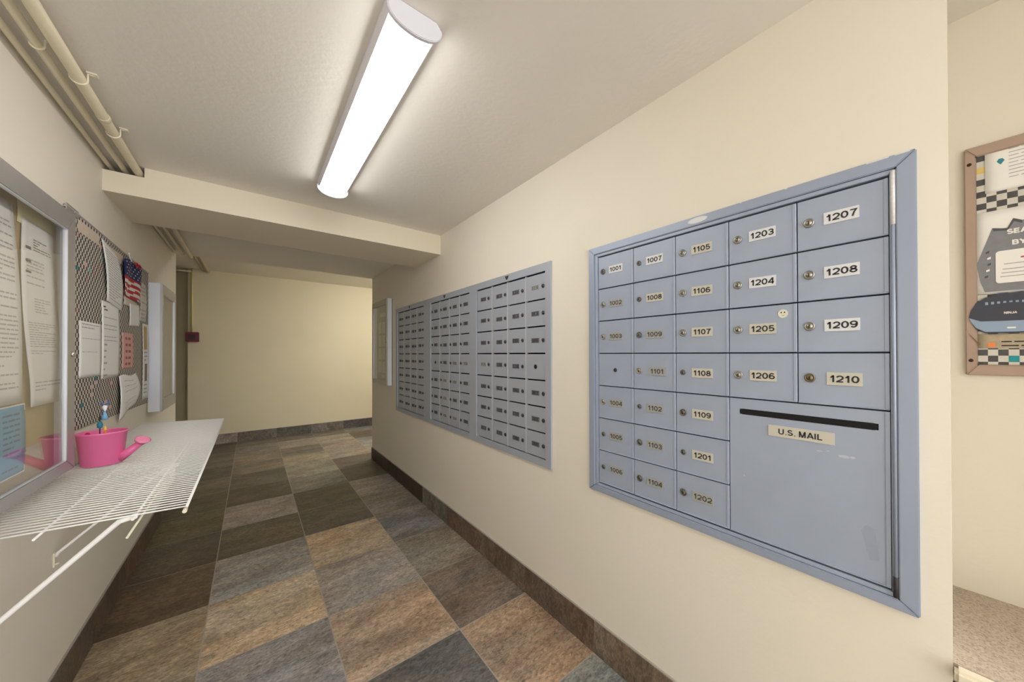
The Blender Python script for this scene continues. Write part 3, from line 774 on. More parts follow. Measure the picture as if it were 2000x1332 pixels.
def print_lines(mb, fn, seed, v0, v1, dv, mi=1, u0=0.1, u1=0.9, th=0.35, fill=0.8):
    r = random.Random(seed); v = v0
    while v < v1:
        if r.random() < fill:
            u = u0; end = u1 if r.random() < 0.7 else u0 + (u1 - u0) * r.uniform(0.3, 0.9)
            while u < end - 0.02:
                wd = r.uniform(0.06, 0.2); strip(mb, fn, u, min(u + wd, end), v, v + dv * th, mi, n=2); u += wd + 0.02
        v += dv
def wallfn(X, ya, yb, za, zb, bulge=0.0, curl=0.0, shear=0.0, tilt=0.0, sgn=1.0, skew=0.0):
    """u: image-left(small y)->right on the left wall; v: top->bottom"""
    def fn(u, v):
        y = ya + (yb - ya) * u + shear * v + 0.0; z = za + (zb - za) * v + tilt * (u - 0.5) + skew * (v) * (u - 0.5)
        x = X + sgn * (bulge * math.sin(math.pi * v) * (0.6 + 0.4 * u) + curl * v * v + 0.0)
        dx = sgn * (bulge * math.pi * math.cos(math.pi * v) + 2 * curl * v) / max(abs(zb - za), 1e-3)
        nn = Vector((sgn, 0, dx * sgn)).normalized()
        return (x, y, z), nn
    return fn
def paper(name, label, cat, fn, mats, draw=None, group=None, nu=8, nv=14, pins=()):
    mb = MB(); sheet(mb, fn, nu, nv)
    if draw: draw(mb)
    p0 = Vector(fn(0.5, 0.5)[0])
    o = mb.build(name, mats, loc=p0, origin=p0, recalc=False)
    tag(o, label, cat, group)
    return o

def glazed_case(label, y0, y1, z0, z1, xw, xf, sgn, fw, interior, glassm=True, lockpos=None, fm=ALU):
    """case on a wall at xw whose front is at xf; y0<y1"""
    t = thing('notice_case', (xw, (y0 + y1) / 2, z0), label, 'notice board')
    O = tuple(t.location); e = 0.0008 * sgn
    bp = MB(); bp.box(xw + e, xw + e + 0.006 * sgn, y0 + 0.002, y1 - 0.002, z0 + 0.002, z1 - 0.002)
    bp.build('backing', interior, t, origin=O)
    sd = MB(); th = 0.010
    xa = xw + e + 0.006 * sgn + e; xb = xf - 0.012 * sgn
    sd.box(xa, xb, y0, y0 + th, z0, z1); sd.box(xa, xb, y1 - th, y1, z0, z1); sd.box(xa, xb, y0 + th, y1 - th, z0, z0 + th); sd.box(xa, xb, y0 + th, y1 - th, z1 - th, z1)
    sd.build('case_sides', ALUL, t, origin=O)
    fr = MB(); frame_rx(fr, y0, y1, z0, z1, fw, xf - 0.012 * sgn, xf)
    f = fr.build('door_frame', fm, t, origin=O, bevel=0.002)
    ed = MB(); g = 0.0025
    iy0, iy1, iz0, iz1 = y0 + fw[0], y1 - fw[1], z0 + fw[2], z1 - fw[3]
    for q in ((iy0, iy0 + g, iz0, iz1), (iy1 - g, iy1, iz0, iz1), (iy0 + g, iy1 - g, iz0, iz0 + g), (iy0 + g, iy1 - g, iz1 - g, iz1)):
        ed.box(xf - 0.010 * sgn, xf - 0.0005 * sgn, *q)
    ed.build('glazing_bead', ALUL, f, origin=O)
    if glassm:
        gl = MB(); gl.box(xf - 0.009 * sgn, xf - 0.006 * sgn, iy0 + g + 0.0003, iy1 - g - 0.0003, iz0 + g + 0.0003, iz1 - g - 0.0003)
        gl.build('glass_pane', GLASS, f, origin=O)
    if lockpos:
        lk = MB(); lk.lathe([(0.010, 0), (0.010, 0.004), (0.007, 0.008), (0.003, 0.0085), (0.0001, 0.0085)], (xf, lockpos[0], lockpos[1]), axis=0, seg=18, flip=sgn)
        lk.build('lock', STEEL, f, origin=O)
    return t
def frame_rx(mb, y0, y1, z0, z1, fw, xa, xb):
    a = [(y0, z0), (y1, z0), (y1, z1), (y0, z1)]
    b = [(y0 + fw[0], z0 + fw[2]), (y1 - fw[1], z0 + fw[2]), (y1 - fw[1], z1 - fw[3]), (y0 + fw[0], z1 - fw[3])]
    for i in range(4):
        j = (i + 1) % 4; mb.prism([a[i], a[j], b[j], b[i]], 0, min(xa, xb), max(xa, xb))

glazed_case('large near aluminium glazed notice case above the wire shelf, at the left edge', 0.95, 2.150, 0.918, 1.886, XL, -0.525, 1, (0.07, 0.074, 0.042, 0.072), CORK, lockpos=(2.117, 1.352))
XI = XL + 0.0095
f = wallfn(XI, 1.896, 2.140, 1.800, 1.178, bulge=0.010, curl=0.010, shear=0.030)
f0 = f
def f_leg(u, v):
    (x, y, z), n_ = f0(u, v); y = y - 0.035 * math.sin(math.pi * min(1, v * 1.15)) + 0.0 ; return (x, y, z), n_
def dl(seed, **k): return lambda mb, fn=None: None
def draw_leg(mb):
    print_lines(mb, f_leg, 1, 0.10, 0.16, 0.014, 2, 0.3, 0.8)
    print_lines(mb, f_leg, 2, 0.18, 0.40, 0.018, 1, 0.12, 0.6, fill=0.7)
    print_lines(mb, f_leg, 3, 0.42, 0.50, 0.014, 1, 0.3, 0.75)
    print_lines(mb, f_leg, 4, 0.55, 0.72, 0.0125, 1, 0.1, 0.85, fill=0.95)
    print_lines(mb, f_leg, 5, 0.75, 0.93, 0.02, 1, 0.12, 0.9, fill=0.6)
    for (a, b) in ((0.15, 0.165), (0.22, 0.235), (0.28, 0.292)): strip(mb, f_leg, 0.1, 0.24, a, b, 2)
paper('notice', 'long curling typed legal notice behind the glass of the near case', 'notice', f_leg, [WHITEP, PRINT, PRINTD], draw_leg, nv=20)
f = wallfn(XI - 0.001, 1.868, 2.135, 1.846, 1.770, bulge=0.002)
paper('notice', 'cream strip of paper pinned behind the top of the long curling notice', 'notice', f, [CREAMP])
f = wallfn(XI, 1.60, 1.838, 1.815, 1.200, bulge=0.008, curl=0.006, shear=0.045)
fp1 = f
paper('notice', 'white typed notice cut off by the left edge, above the blue poster', 'notice', f, [WHITEP, PRINT, PRINTD], lambda mb: (print_lines(mb, fp1, 7, 0.1, 0.92, 0.022, 1, 0.1, 0.9)), nv=16)
f = wallfn(XI + 0.001, 1.62, 1.914, 1.188, 0.975, bulge=0.003, tilt=0.0)
fb = wallfn(XI + 0.001, 1.62, 1.914, 1.195, 0.975, bulge=0.003)
def draw_blue(mb):
    for (a, b, cc, d_) in ((0, 1, 0, 0.02), (0, 1, 0.98, 1.0), (0.985, 1.0, 0.02, 0.98)): strip(mb, fb, a, b, cc, d_, 1)
    print_lines(mb, fb, 11, 0.12, 0.9, 0.075, 2, 0.55, 0.88, fill=0.8)
    print_lines(mb, fb, 12, 0.12, 0.9, 0.075, 2, 0.1, 0.5, fill=0.8)
paper('poster', 'blue poster with white border at the bottom left of the near case', 'poster', fb, [BLUEP, WHITEP, BLUEPD], draw_blue)

glazed_case('small far aluminium glazed case on the left wall, past the flag', 3.640, 4.215, 0.940, 1.865, XL, -0.502, 1, (0.055, 0.075, 0.085, 0.075), mat('case_tan_fabric', (170, 158, 116), 0.9, noise=0.08, nscale=20))
fx = wallfn(XL + 0.0092, 3.78, 3.98, 1.42, 1.16, bulge=0.004)
paper('notice', 'pale sheet inside the small far glazed case', 'notice', fx, [CREAMP, PRINT], lambda mb: print_lines(mb, fx, 21, 0.1, 0.9, 0.1, 1))
glazed_case('hanging grey directory case beyond the far mailboxes', 3.960, 4.560, 1.002, 1.968, XR, 1.138, -1, (0.035, 0.05, 0.05, 0.06), LETB, lockpos=(3.977, 1.49), fm=mat('pale_grey_case_metal', (184, 182, 172), 0.45, 0.3))
db = MB()
for k in range(3):
    for j in range(4):
        ya = 4.045 + k * 0.155; za = 1.130 + j * 0.155
        db.box(XR - 0.0098, XR - 0.0082, ya, ya + 0.115, za, za + 0.135)
db.box(XR - 0.0098, XR - 0.0082, 4.12, 4.40, 1.79, 1.835); db.box(XR - 0.0098, XR - 0.0082, 4.20, 4.34, 1.072, 1.105)
do = db.build('directory_list', [LETS], loc=(XR - 0.009, 4.26, 1.45), origin=(XR - 0.009, 4.26, 1.45)); tag(do, 'pale green directory strips in rows inside the hanging case', 'directory')

# ------------------------------------------------------------------ open board covered in checkered paper
bd = thing('bulletin_board', (XL, 2.97, 1.03), 'open board wrapped in black and white checkered paper between the glazed cases', 'notice board')
BO = tuple(bd.location)
mb = MB(); mb.prism([(2.24, 1.035), (3.638, 1.010), (3.638, 1.925), (2.24, 1.945)], 0, XL + 0.0008, XL + 0.0070)
mb.uv['fn'] = lambda p: (p[1] * 1.0, p[2])
mb.build('checkered_covering', CHECK2, bd, origin=BO)
mb = MB(); mb.tube([(XL + 0.006, 2.24, 1.948), (XL + 0.006, 3.638, 1.928)], 0.0045, seg=8); mb.build('metal_edge', RUST if False else ALU, bd, origin=BO)
mb = MB(); mb.box(XL + 0.0072, XL + 0.010, 2.235, 2.36, 1.925, 1.955); mb.lathe([(0.006, 0), (0.005, 0.003), (0.0001, 0.004)], (XL + 0.010, 2.31, 1.94), axis=0, seg=12)
mb.build('corner_bracket', [ALU], bd, origin=BO)
mb = MB()
for (a, b, z) in ((2.36, 2.62, 1.905), (2.72, 3.02, 1.890)):
    mb.box(XL + 0.0072, XL + 0.0078, a, b, z - 0.028, z + 0.022)
mb.build('torn_border_strip', mat('aged_border', (214, 198, 182), 0.8, noise=0.15, nscale=40), bd, origin=BO)
mb = MB(); r = random.Random(5); s = 0.0178
for k in range(46):
    i = r.randint(int(2.36 / s), int(2.95 / s)); j = r.randint(int(1.05 / s), int(1.9 / s))
    mi = r.choice([0, 0, 1])
    mb.box(XL + 0.0071, XL + 0.0074, i * s, (i + 1) * s, j * s, (j + 1) * s, mi)
mb.build('coloured_squares', [PINKSQ, TEALSQ], bd, origin=BO)

XP = XL + 0.0085
fa = wallfn(XP, 2.372, 2.655, 1.498, 1.250, bulge=0.002)
paper('notice', 'white landscape notice, lower left on the checkered board beside the near case', 'notice', fa, [WHITEP, PRINT], lambda mb: (print_lines(mb, fa, 31, 0.04, 0.16, 0.06, 1, 0.1, 0.9, 0.3), print_lines(mb, fa, 32, 0.3, 0.9, 0.12, 1, 0.1, 0.9, 0.08)))
fb_ = wallfn(XP + 0.002, 2.640, 2.900, 1.905, 1.610, bulge=0.012, shear=0.085, tilt=-0.03)
paper('notice', 'tilted typed page at the top of the checkered board, left of the flag', 'notice', fb_, [WHITEP, PRINT], lambda mb: print_lines(mb, fb_, 33, 0.1, 0.92, 0.045, 1, 0.12, 0.85, 0.3, 0.95))
fc = wallfn(XP, 2.655, 2.945, 1.618, 1.232, bulge=0.004)
paper('notice', 'long typed page below the tilted page on the checkered board', 'notice', fc, [WHITEP, PRINT, PRINTD], lambda mb: (strip(mb, fc, 0.08, 0.2, 0.06, 0.08, 2), strip(mb, fc, 0.12, 0.3, 0.1, 0.115, 2), print_lines(mb, fc, 34, 0.2, 0.5, 0.05, 1, 0.1, 0.8, 0.2), print_lines(mb, fc, 35, 0.55, 0.95, 0.08, 1, 0.1, 0.3, 0.3)))
fd = wallfn(XP + 0.001, 3.03, 3.31, 1.720, 1.640, bulge=0.002)
paper('notice', 'small sheet peeking out under the flag', 'notice', fd, [mat('paper_rose', (220, 206, 198), 0.8)])
fe = wallfn(XP + 0.002, 3.14, 3.372, 1.665, 1.530, bulge=0.003, tilt=0.01)
paper('card', 'small blank white card below the flag', 'card', fe, [WHITEP])
fg = wallfn(XP, 3.000, 3.235, 1.478, 1.268, bulge=0.003)
paper('flyer', 'pink flyer with red print under the flag', 'flyer', fg, [PINKP, PINKD], lambda mb: [strip(mb, fg, 0.25, 0.42, v, v + 0.07, 1) or strip(mb, fg, 0.5, 0.72, v, v + 0.07, 1) for v in (0.12, 0.3, 0.48, 0.66, 0.83)])
fh0 = wallfn(XP + 0.002, 2.915, 3.27, 1.232, 1.030, bulge=0.014, skew=0.05)
def fh(u, v):
    (x, y, z), n_ = fh0(u, v)
    return (x + 0.004 + 0.004 * math.sin(u * 9) * v, y + 0.03 * math.sin(v * 3.0) * (u - 0.2), z - 0.022 * (1 - u) * v + 0.006 * math.sin(u * 7) * (1 - v)), n_
paper('drawing', 'crumpled curling white sheet hanging at the bottom of the checkered board', 'paper sheet', fh, [WHITEP, PRINT], lambda mb: print_lines(mb, fh, 36, 0.15, 0.85, 0.13, 1, 0.2, 0.8, 0.1), nu=12)
fi = wallfn(XP, 3.335, 3.560, 1.880, 1.680, bulge=0.003)
fj = wallfn(XP, 3.40, 3.56, 1.83, 1.575, bulge=0.004)
paper('notice', 'narrow faded sheet right of the flag', 'notice', fj, [mat('paper_faded', (222, 216, 204), 0.8), PRINT], lambda mb: print_lines(mb, fj, 37, 0.1, 0.9, 0.1))
fk = wallfn(XP + 0.001, 3.465, 3.625, 1.560, 1.045, bulge=0.004)
paper('photo_card', 'tall white card with a gold photo and a brown photo beside the far case', 'card', fk, [WHITEP, GOLDPH, BRNPH, PRINT], lambda mb: (strip(mb, fk, 0.15, 0.72, 0.03, 0.34, 1), strip(mb, fk, 0.3, 0.7, 0.53, 0.76, 2), print_lines(mb, fk, 38, 0.37, 0.5, 0.05, 3, 0.2, 0.7), print_lines(mb, fk, 39, 0.8, 0.95, 0.05, 3, 0.2, 0.7)))

# small flag with a red bow
def fflag(u, v):
    y = 2.965 + 0.395 * u - 0.03 * (1 - v) * (u - 0.5); z = 1.895 - (0.205) * v - 0.03 * u * v * 0.4 + 0.020 * math.sin(math.pi * u)*(1-v)
    ph = 8.0 * u + 2.0 * v
    x = XL + 0.018 + 0.007 * math.sin(ph)
    return (x, y, z), Vector((1, -0.15 * math.cos(ph), 0)).normalized()
fl_ = thing('small_flag', (XL + 0.012, 3.2, 1.68), 'small stars and stripes flag with a red bow on the checkered board', 'flag')
FO = tuple(fl_.location)
mb = MB(); nu, nv = 16, 22; n = 0
def fcol(u, v):
    if v < 0.46: return 0
    return 1 + (int((v - 0.46 - 0.03 * math.sin(u * 6)) / 0.077) % 2)
sheet(mb, fflag, nu, nv)
k = 0
for j in range(nv):
    for i in range(nu):
        mi = fcol((i + 0.5) / nu, (j + 0.5) / nv); mb.m[k] = mi; mb.m[k + 1] = mi; k += 2
for j in range(5):
    for i in range(7):
        u = 0.07 + i * 0.135 + (0.06 if j % 2 else 0); v = 0.05 + j * 0.083
        if u < 0.97: strip(mb, fflag, u, u + 0.035, v, v + 0.028, 2, off=0.0009, n=1)
mb.build('cloth', [NAVY, RED, FWHITE], fl_, origin=FO, recalc=False)
mb = MB()
for sx in (-1, 1):
    pts = [(XL + 0.030, 3.22, 1.902)]
    for k in range(1, 9):
        a = math.pi * 2 * k / 8; pts.append((XL + 0.030, 3.22 + sx * 0.030 * (1 - math.cos(a)), 1.902 + 0.010 * math.sin(a)))
    mb.tube(pts, 0.0045, seg=8)
mb.lathe([(0.0001, -0.006), (0.005, -0.004), (0.006, 0.0), (0.005, 0.004), (0.0001, 0.006)], (XL + 0.030, 3.22, 1.902), axis=0, seg=12)
mb.build('bow', RED, fl_, origin=FO)
mb = MB(); mb.tube([(XL + 0.022, 3.12, 1.905), (XL + 0.012, 3.11, 1.945)], 0.003, seg=6); mb.lathe([(0.0001, 0), (0.008, 0.002), (0.008, 0.006), (0.0001, 0.01)], (XL + 0.010, 3.11, 1.948), axis=0, seg=12)
mb.build('push_pin', PLW, fl_, origin=FO)

# ------------------------------------------------------------------ wire shelf
sh = thing('wire_shelf', (XL, 2.5, 0.87), 'white wire closet shelf on the left wall with its front edge drooping', 'shelf')
SO = tuple(sh.location)
XF = -0.160
def zs(x): return 0.8825 + (x - XL) / (XF - XL) * (-0.015)
mb = MB(); yy = 1.550; n = 0
while yy < 3.50:
    mb.tube([(XL + 0.004, yy, zs(XL) + 0.0025), (XF, yy, zs(XF) + 0.0025)], 0.0024, seg=6); yy += 0.0254; n += 1
mb.build('cross_wires', WIRE, sh, origin=SO)
for x, ya, r_, dz in ((XL + 0.008, 1.53, 0.0026, -0.0015), (-0.432, 1.505, 0.0030, -0.0020), (-0.268, 1.525, 0.0034, -0.0022)):
    mb = MB(); mb.tube([(x, ya, zs(x) + dz), (x, 3.50, zs(x) + dz)], r_, seg=8); mb.build('long_rod', WIRE, sh, origin=SO)
mb = MB(); mb.tube([(XF, 1.520, zs(XF)), (XF, 3.505, zs(XF))], 0.0042, seg=10); mb.build('front_rod', WIRE, sh, origin=SO)
mb = MB(); mb.tube([(XF, 1.508, zs(XF)), (XF, 1.530, zs(XF))], 0.0056, seg=10); mb.build('end_cap', WIREC, sh, origin=SO)
mb = MB(); mb.tube([(-0.262, 1.435, 0.852), (-0.262, 3.50, 0.852)], 0.0030, seg=8); mb.build('lower_rod', WIREC, sh, origin=SO)
for (yb_, xe, r_, lab) in ((1.560, -0.300, 0.0075, None), (2.170, -0.285, 0.0052, None)):
    mb = MB(); mb.tube([(XL + 0.006, yb_, 0.585), (XL + 0.012, yb_, 0.600), (xe, yb_, zs(xe) - 0.012), (xe + 0.03, yb_, zs(xe) - 0.006)], r_, seg=8)
    mb.tube([(xe + 0.03, yb_ - 0.01, zs(xe) - 0.004), (xe + 0.03, yb_ + 0.01, zs(xe) - 0.004)], 0.008, seg=8)
    mb.build('brace', WIRE, sh, origin=SO)
    mb = MB(); mb.box(XL + 0.0005, XL + 0.005, yb_ - 0.008, yb_ + 0.008, 0.548, 0.600); mb.tube([(XL + 0.004, yb_, 0.556), (XL + 0.012, yb_ + 0.004, 0.556)], 0.004, seg=8)
    mb.build('wall_anchor', WIREC, sh, origin=SO, bevel=0.001)

# ------------------------------------------------------------------ watering can and picks
wx, wy, wz = -0.490, 2.300, 0.8878
can = thing('watering_can', (wx, wy, wz), 'bright pink plastic watering can standing on the wire shelf', 'watering can')
CO = tuple(can.location)
hc = 0.137
mb = MB(); mb.lathe([(0.0001, 0.0), (0.056, 0.0), (0.058, 0.003), (0.0695, hc - 0.008), (0.0725, hc - 0.006), (0.0730, hc), (0.0700, hc + 0.001), (0.0680, hc - 0.004), (0.055, 0.006), (0.0001, 0.006)], CO, seg=48)
mb.build('bucket', PINK, can, origin=CO)
d2 = Vector((0.97, -0.243, 0)); c3 = Vector(CO)
mb = MB(); pts = [c3 + d2 * 0.052 + Vector((0, 0, 0.020)), c3 + d2 * 0.075 + Vector((0, 0, 0.038)), c3 + d2 * 0.118 + Vector((0, 0, 0.078))]
mb.tube(pts, 0.01, seg=16, radii=[0.019, 0.0160, 0.0120]); mb.build('spout', PINK, can, origin=CO)
ax = (Vector(pts[-1]) - Vector(pts[-2])).normalized()
mb = MB(); p0 = Vector(pts[-1])
ax2 = (ax + Vector((-0.10, -0.35, 0.55))).normalized()
mb.tube([p0 - ax * 0.004, p0 + ax * 0.006, p0 + ax2 * 0.011, p0 + ax2 * 0.016, p0 + ax2 * 0.019], 0.02, seg=24, radii=[0.0130, 0.015, 0.0240, 0.0255, 0.0200])
mb.build('rose', PINKL, can, origin=CO)
d3 = Vector((-0.76, 0.65, 0)).normalized(); pts = []
for k in range(9):
    a = math.pi * k / 8; pts.append(c3 + d3 * (0.063 + 0.016 * math.sin(a)) + Vector((0, 0, 0.086 + 0.038 * math.cos(a))))
mb = MB(); mb.tube(pts, 0.0085, seg=10); mb.build('handle', PINKR, can, origin=CO)

# decorative picks standing in the can
pk = thing('decorative_pick', (wx - 0.010, wy + 0.015, wz + 0.008), 'blue and white decorative pick on a teal stem in the can', 'ornament')
PO = tuple(pk.location); p = Vector(PO)
mb = MB(); mb.tube([p, p + Vector((0, 0, 0.202))], 0.0020, seg=8); mb.build('stem', INK, pk, origin=PO)
mb = MB(); mb.lathe([(0.0001, 0.139), (0.008, 0.145), (0.009, 0.158), (0.005, 0.170), (0.0001, 0.172)], PO, seg=14); mb.build('teal_knob', TEAL, pk, origin=PO)
q = p + Vector((0.016, -0.012, 0))
mb = MB(); mb.lathe([(0.0001, 0.176), (0.009, 0.180), (0.008, 0.194), (0.003, 0.210), (0.0001, 0.212)], tuple(q), seg=14); mb.build('light_blue_bell', LBLUE, pk, origin=PO)
mb = MB(); mb.lathe([(0.0001, 0.212), (0.003, 0.216), (0.008, 0.232), (0.006, 0.238), (0.0001, 0.240)], tuple(q), seg=14); mb.build('white_flower', WHITEP, pk, origin=PO)
mb = MB()
for s_ in (-1, 1): mb.tube([q + Vector((0, 0, 0.238)), q + Vector((0.008 * s_, -0.007 * s_, 0.246)), q + Vector((0.016 * s_, -0.013 * s_, 0.256))], 0.004, seg=8, radii=[0.0015, 0.0035, 0.0015])
mb.tube([p + Vector((0, 0, 0.200)), q + Vector((0, 0, 0.238))], 0.0015, seg=6)
mb.build('blue_petals', mat('pick_blue', (96, 122, 176), 0.5), pk, origin=PO)
p = Vector((wx + 0.012, wy - 0.020, wz + 0.0075))
pk = thing('plastic_flower_stick', tuple(p), 'small yellow and orange stick poking out of the pink can', 'ornament'); PO = tuple(p)
mb = MB(); mb.tube([p, p + Vector((0, 0, 0.132))], 0.0040, seg=8); mb.build('orange_stem', ORG, pk, origin=PO)
mb = MB(); mb.lathe([(0.0001, 0.132), (0.0052, 0.135), (0.0045, 0.146), (0.0001, 0.156)], PO, seg=12); mb.build('yellow_tip', YEL, pk, origin=PO)

# ------------------------------------------------------------------ fire alarm box and conduit on the far wall
t = thing('fire_alarm_box', (-0.660, YF, 1.61), 'dark red fire alarm box at the end of a conduit on the far wall', 'alarm box')
AO = tuple(t.location)
mb = MB(); mb.box(-0.740, -0.600, YF - 0.055, YF - 0.0005, 1.535, 1.675); mb.build('box', MAROON, t, origin=AO, bevel=0.006)
mb = MB(); mb.box(-0.710, -0.632, YF - 0.066, YF - 0.0552, 1.565, 1.640); mb.build('pull_bar', MAROOND, t, origin=AO, bevel=0.003)
t = thing('conduit', (-0.676, YF - 0.02, 2.2), 'thin pale vertical conduit running down to the red alarm box', 'pipe'); AO = tuple(t.location)
mb = MB(); mb.tube([(-0.676, YF - 0.0150, 1.677), (-0.676, YF - 0.0150, HF - 0.002)], 0.013, seg=12); mb.build('tube', mat('conduit_cream', (226, 216, 160), 0.45), t, origin=AO)
mb = MB(); mb.tube([(-0.690, YF - 0.015, 2.555), (-0.95, YF - 0.015, 2.555)], 0.011, seg=10); mb.build('side_branch', PIPE, t, origin=AO)

# ------------------------------------------------------------------ framed board at the right edge
cb = thing('bulletin_board', (XB, -0.30, 1.285), 'tan framed board of checkered paper at the right edge above the landing', 'notice board')
KO = tuple(cb.location); y0, y1 = -0.62, -0.0245; z0, z1 = 1.286, 1.937
mb = MB(); frame_rx(mb, y0, y1, z0, z1, (0.022, 0.022, 0.030, 0.030), XB - 0.014, XB - 0.0005); mb.build('frame', BROWNF, cb, origin=KO, bevel=0.0025)
mb = MB(); mb.box(XB - 0.008, XB - 0.001, y0 + 0.0225, y1 - 0.0225, z0 + 0.0305, z1 - 0.0305); mb.uv['fn'] = lambda p: (p[1] + 0.047, p[2])
mb.build('checkered_paper', CHECK, cb, origin=KO)
for z in (1.889, 1.328):
    mb = MB(); mb.lathe([(0.0045, 0), (0.0045, 0.001), (0.0001, 0.0018)], (XB - 0.014, -0.0345, z), axis=0, seg=16, flip=-1)
    mb.build('screw', SCREW, cb, origin=KO)
s = 0.0172
def cell(mb, iy, iz, mi): # coloured squares of the covering
    mb.box(XB - 0.0084, XB - 0.0080, -0.047 - (iy + 1) * s, -0.047 - iy * s, iz * s, (iz + 1) * s, mi)
mb = MB(); cell(mb, 2, 100, 0); cell(mb, 0, 108, 0); cell(mb, 2, 87, 1); cell(mb, 3, 77, 2)
mb.build('coloured_squares', [YELSQ, BLUSQ, TEALSQ], cb, origin=KO)
XC = XB - 0.0092
def rw(X, ya, yb, za, zb, bulge=0.0): return wallfn(X, ya, yb, za, zb, bulge=bulge, sgn=-1.0)
fl1 = rw(XC, -0.062, -0.260, 1.925, 1.797, 0.002)
def draw_letter(mb):
    vs = [(0.10, 0.36), (0.118, 0.31), (0.150, 0.31), (0.168, 0.36), (0.134, 0.44)]
    n = len(mb.v)
    for (u, v) in vs:
        pt, nn = fl1(u, v); mb.v.append(tuple(Vector(pt) + nn * 0.0008))
    mb.face([n + i for i in range(5)], 2)
    print_lines(mb, fl1, 41, 0.14, 0.8, 0.075, 1, 0.2, 0.95, 0.22, 1.0)
paper('letter', 'white typed letter with a teal gem mark at the top of the right board', 'letter', fl1, [WHITEP, PRINT, TEAL], draw_letter)
# grey flyer
fy = thing('flyer', (XC, -0.15, 1.53), 'grey flyer with white words SEA and BY on the right board', 'flyer'); YO = tuple(fy.location)
ff = rw(XC, -0.0465, -0.2600, 1.745, 1.515, 0.0015)
mb = MB(); sheet(mb, ff, 10, 10)
def fpt(yw, zw, off=0.0006):
    u = (yw + 0.0465) / (-0.2600 + 0.0465); v = (1.745 - zw) / 0.230
    pt, nn = ff(u, v); return tuple(Vector(pt) + nn * off)
poly = [(-0.046, 1.600), (-0.060, 1.650), (-0.0735, 1.697), (-0.090, 1.692), (-0.098, 1.691), (-0.108, 1.715), (-0.122, 1.706), (-0.170, 1.712), (-0.255, 1.700), (-0.255, 1.520), (-0.060, 1.520), (-0.052, 1.55)]
n = len(mb.v); mb.v += [fpt(a, b, 0.0008) for a, b in poly]; mb.face([n + i for i in range(len(poly))], 1)
poly = [(-0.0735, 1.697), (-0.090, 1.692), (-0.098, 1.691), (-0.108, 1.715), (-0.122, 1.706), (-0.122, 1.698), (-0.109, 1.706), (-0.099, 1.684), (-0.075, 1.688)]
n = len(mb.v); mb.v += [fpt(a, b, 0.0012) for a, b in poly]; mb.face([n + i for i in range(len(poly))], 2)
for k in range(5):
    a = -0.062 - 0.003 * math.sin(k); b = 1.632 - 0.017 * k
    n = len(mb.v); mb.v += [fpt(a, b, 0.0012), fpt(a - 0.006, b + 0.003, 0.0012), fpt(a - 0.006, b - 0.003, 0.0012), fpt(a, b - 0.005, 0.0012)]; mb.face([n, n + 1, n + 2, n + 3], 2 if k % 2 == 0 else 0)
mb.build('sheet', [WHITEP, GREYPH, GREYPD], fy, origin=YO, recalc=False)
mb = MB()
for txt, ys_, zz in (('SEA', -0.0975, 1.680), ('BY', -0.1060, 1.6495)):
    vs, fs = text2d(txt, 0.0125, 0.26, 1.1, 'LEFT'); mb.add2d(vs, fs, lambda x, y: fpt(ys_ - x, zz + y, 0.0016), 0)
mb.build('lettering', WHITEP, fy, origin=YO, recalc=False)
mb = MB(); rr = 0.007; ya, yb, za, zb_ = -0.0785, -0.235, 1.630, 1.5415; out = []
for (cy, cz_, a0) in ((yb + rr, za - rr, 90), (yb + rr, zb_ + rr, 180), (ya - rr, zb_ + rr, 270), (ya - rr, za - rr, 0)):
    for k in range(5):
        a = math.radians(a0 + 22.5 * k); out.append((cy + rr * math.cos(a), cz_ + rr * math.sin(a)))
n = len(mb.v); mb.v += [fpt(a, b, 0.0018) for a, b in out]; mb.face([n + i for i in range(len(out))], 0)
for k, z in enumerate((1.594, 1.580, 1.570, 1.560)):
    n = len(mb.v); a = -0.092 + 0.002 * k; mb.v += [fpt(a, z, 0.0022), fpt(-0.20, z, 0.0022), fpt(-0.20, z - 0.0022, 0.0022), fpt(a, z - 0.0022, 0.0022)]; mb.face([n, n + 1, n + 2, n + 3], 1)
n = len(mb.v); mb.v += [fpt(-0.119, 1.609, 0.0022), fpt(-0.145, 1.611, 0.0022), fpt(-0.145, 1.605, 0.0022), fpt(-0.119, 1.605, 0.0022)]; mb.face([n, n + 1, n + 2, n + 3], 2)
mb.build('text_box', [WHITEP, PRINT, PINKD], fy, origin=YO, recalc=False)
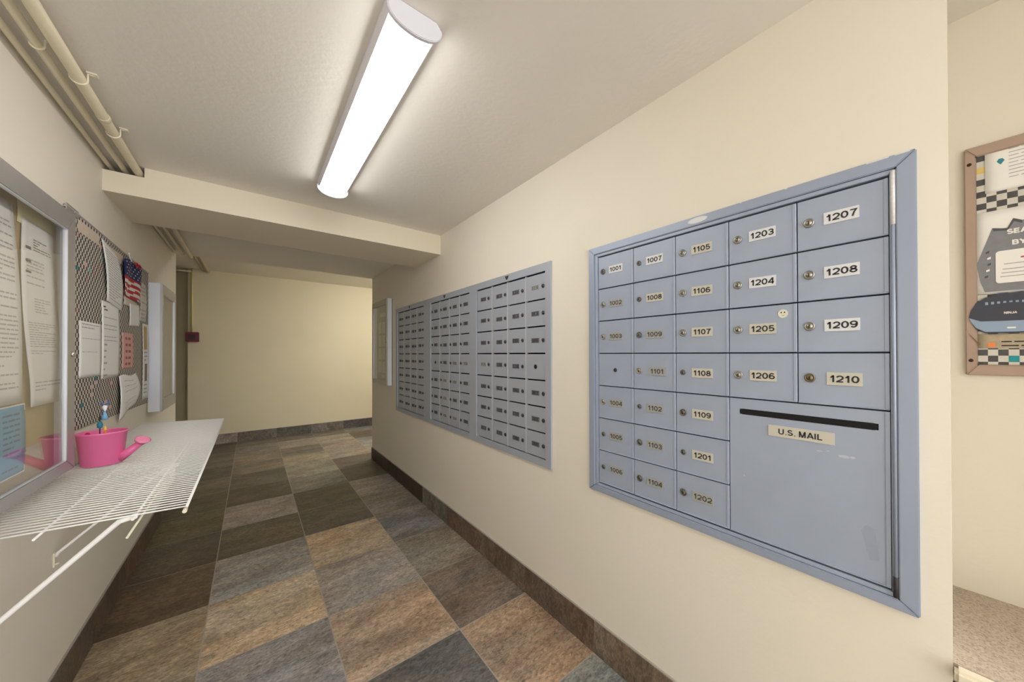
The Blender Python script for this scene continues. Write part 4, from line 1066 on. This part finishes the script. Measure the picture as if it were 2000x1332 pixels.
# cut-out picture of a kitchen appliance
ap = thing('cutout_picture', (XC, -0.14, 1.40), 'dark cut-out picture of a kitchen appliance at the bottom of the right board', 'picture'); PO_ = tuple(ap.location)
def E(yc, zc, a, b, t0, t1, n_=14): return [(yc + a * math.cos(math.radians(t0 + (t1 - t0) * k / n_)), zc + b * math.sin(math.radians(t0 + (t1 - t0) * k / n_))) for k in range(n_ + 1)]
xs = XB - 0.0162
mb = MB(); body = [(-0.0315, 1.452), (-0.0345, 1.468), (-0.044, 1.490), (-0.060, 1.504), (-0.085, 1.512), (-0.130, 1.514), (-0.255, 1.510), (-0.262, 1.450), (-0.250, 1.408), (-0.110, 1.403), (-0.060, 1.404), (-0.043, 1.418), (-0.034, 1.440)]
mb.prism(body, 0, xs, xs + 0.0012, 0); mb.build('picture_base', NINJ, ap, origin=PO_)
mb = MB(); low = [(-0.0315, 1.449), (-0.052, 1.438), (-0.085, 1.437), (-0.250, 1.437), (-0.248, 1.412), (-0.110, 1.407), (-0.060, 1.408), (-0.044, 1.420), (-0.035, 1.438)]
mb.prism(low, 0, xs - 0.0005, xs, 0)
for k in range(9):
    mb.box(xs - 0.0005, xs, -0.060 - k * 0.010, -0.065 - k * 0.010, 1.487 - 0.001 * abs(k - 4), 1.491, 0)
mb.build('pale_lower_band', NINJL, ap, origin=PO_)
mb = MB(); vs, fs = text2d('NINJA', 0.0058, 0.24, 1.0); mb.add2d(vs, fs, lambda x, y: (xs - 0.0009, -0.1015 - x, 1.459 + y), 0)
mb.box(xs - 0.0009, xs - 0.0005, -0.110, -0.096, 1.416, 1.420, 0)
mb.build('lettering', WHITEP, ap, origin=PO_, recalc=False)
mb = MB(); mb.prism([(-0.030, 1.406), (-0.0315, 1.404), (-0.052, 1.372), (-0.049, 1.371)], 0, xs, xs + 0.001); mb.build('stem_shape', BRNPH, ap, origin=PO_)
# the torn strip with marks under it
tf = rw(XB - 0.0098, -0.046, -0.25, 1.402, 1.362)
paper('paper_strip', 'torn tan strip with orange and black marks under the appliance picture', 'paper sheet', tf, [mat('strip_tan', (184, 170, 146), 0.8, noise=0.2, nscale=80), ORG, INK], lambda mb: (strip(mb, tf, 0.09, 0.15, 0.6, 0.92, 1), print_lines(mb, tf, 51, 0.5, 0.9, 0.28, 2, 0.2, 0.9, 0.3)))
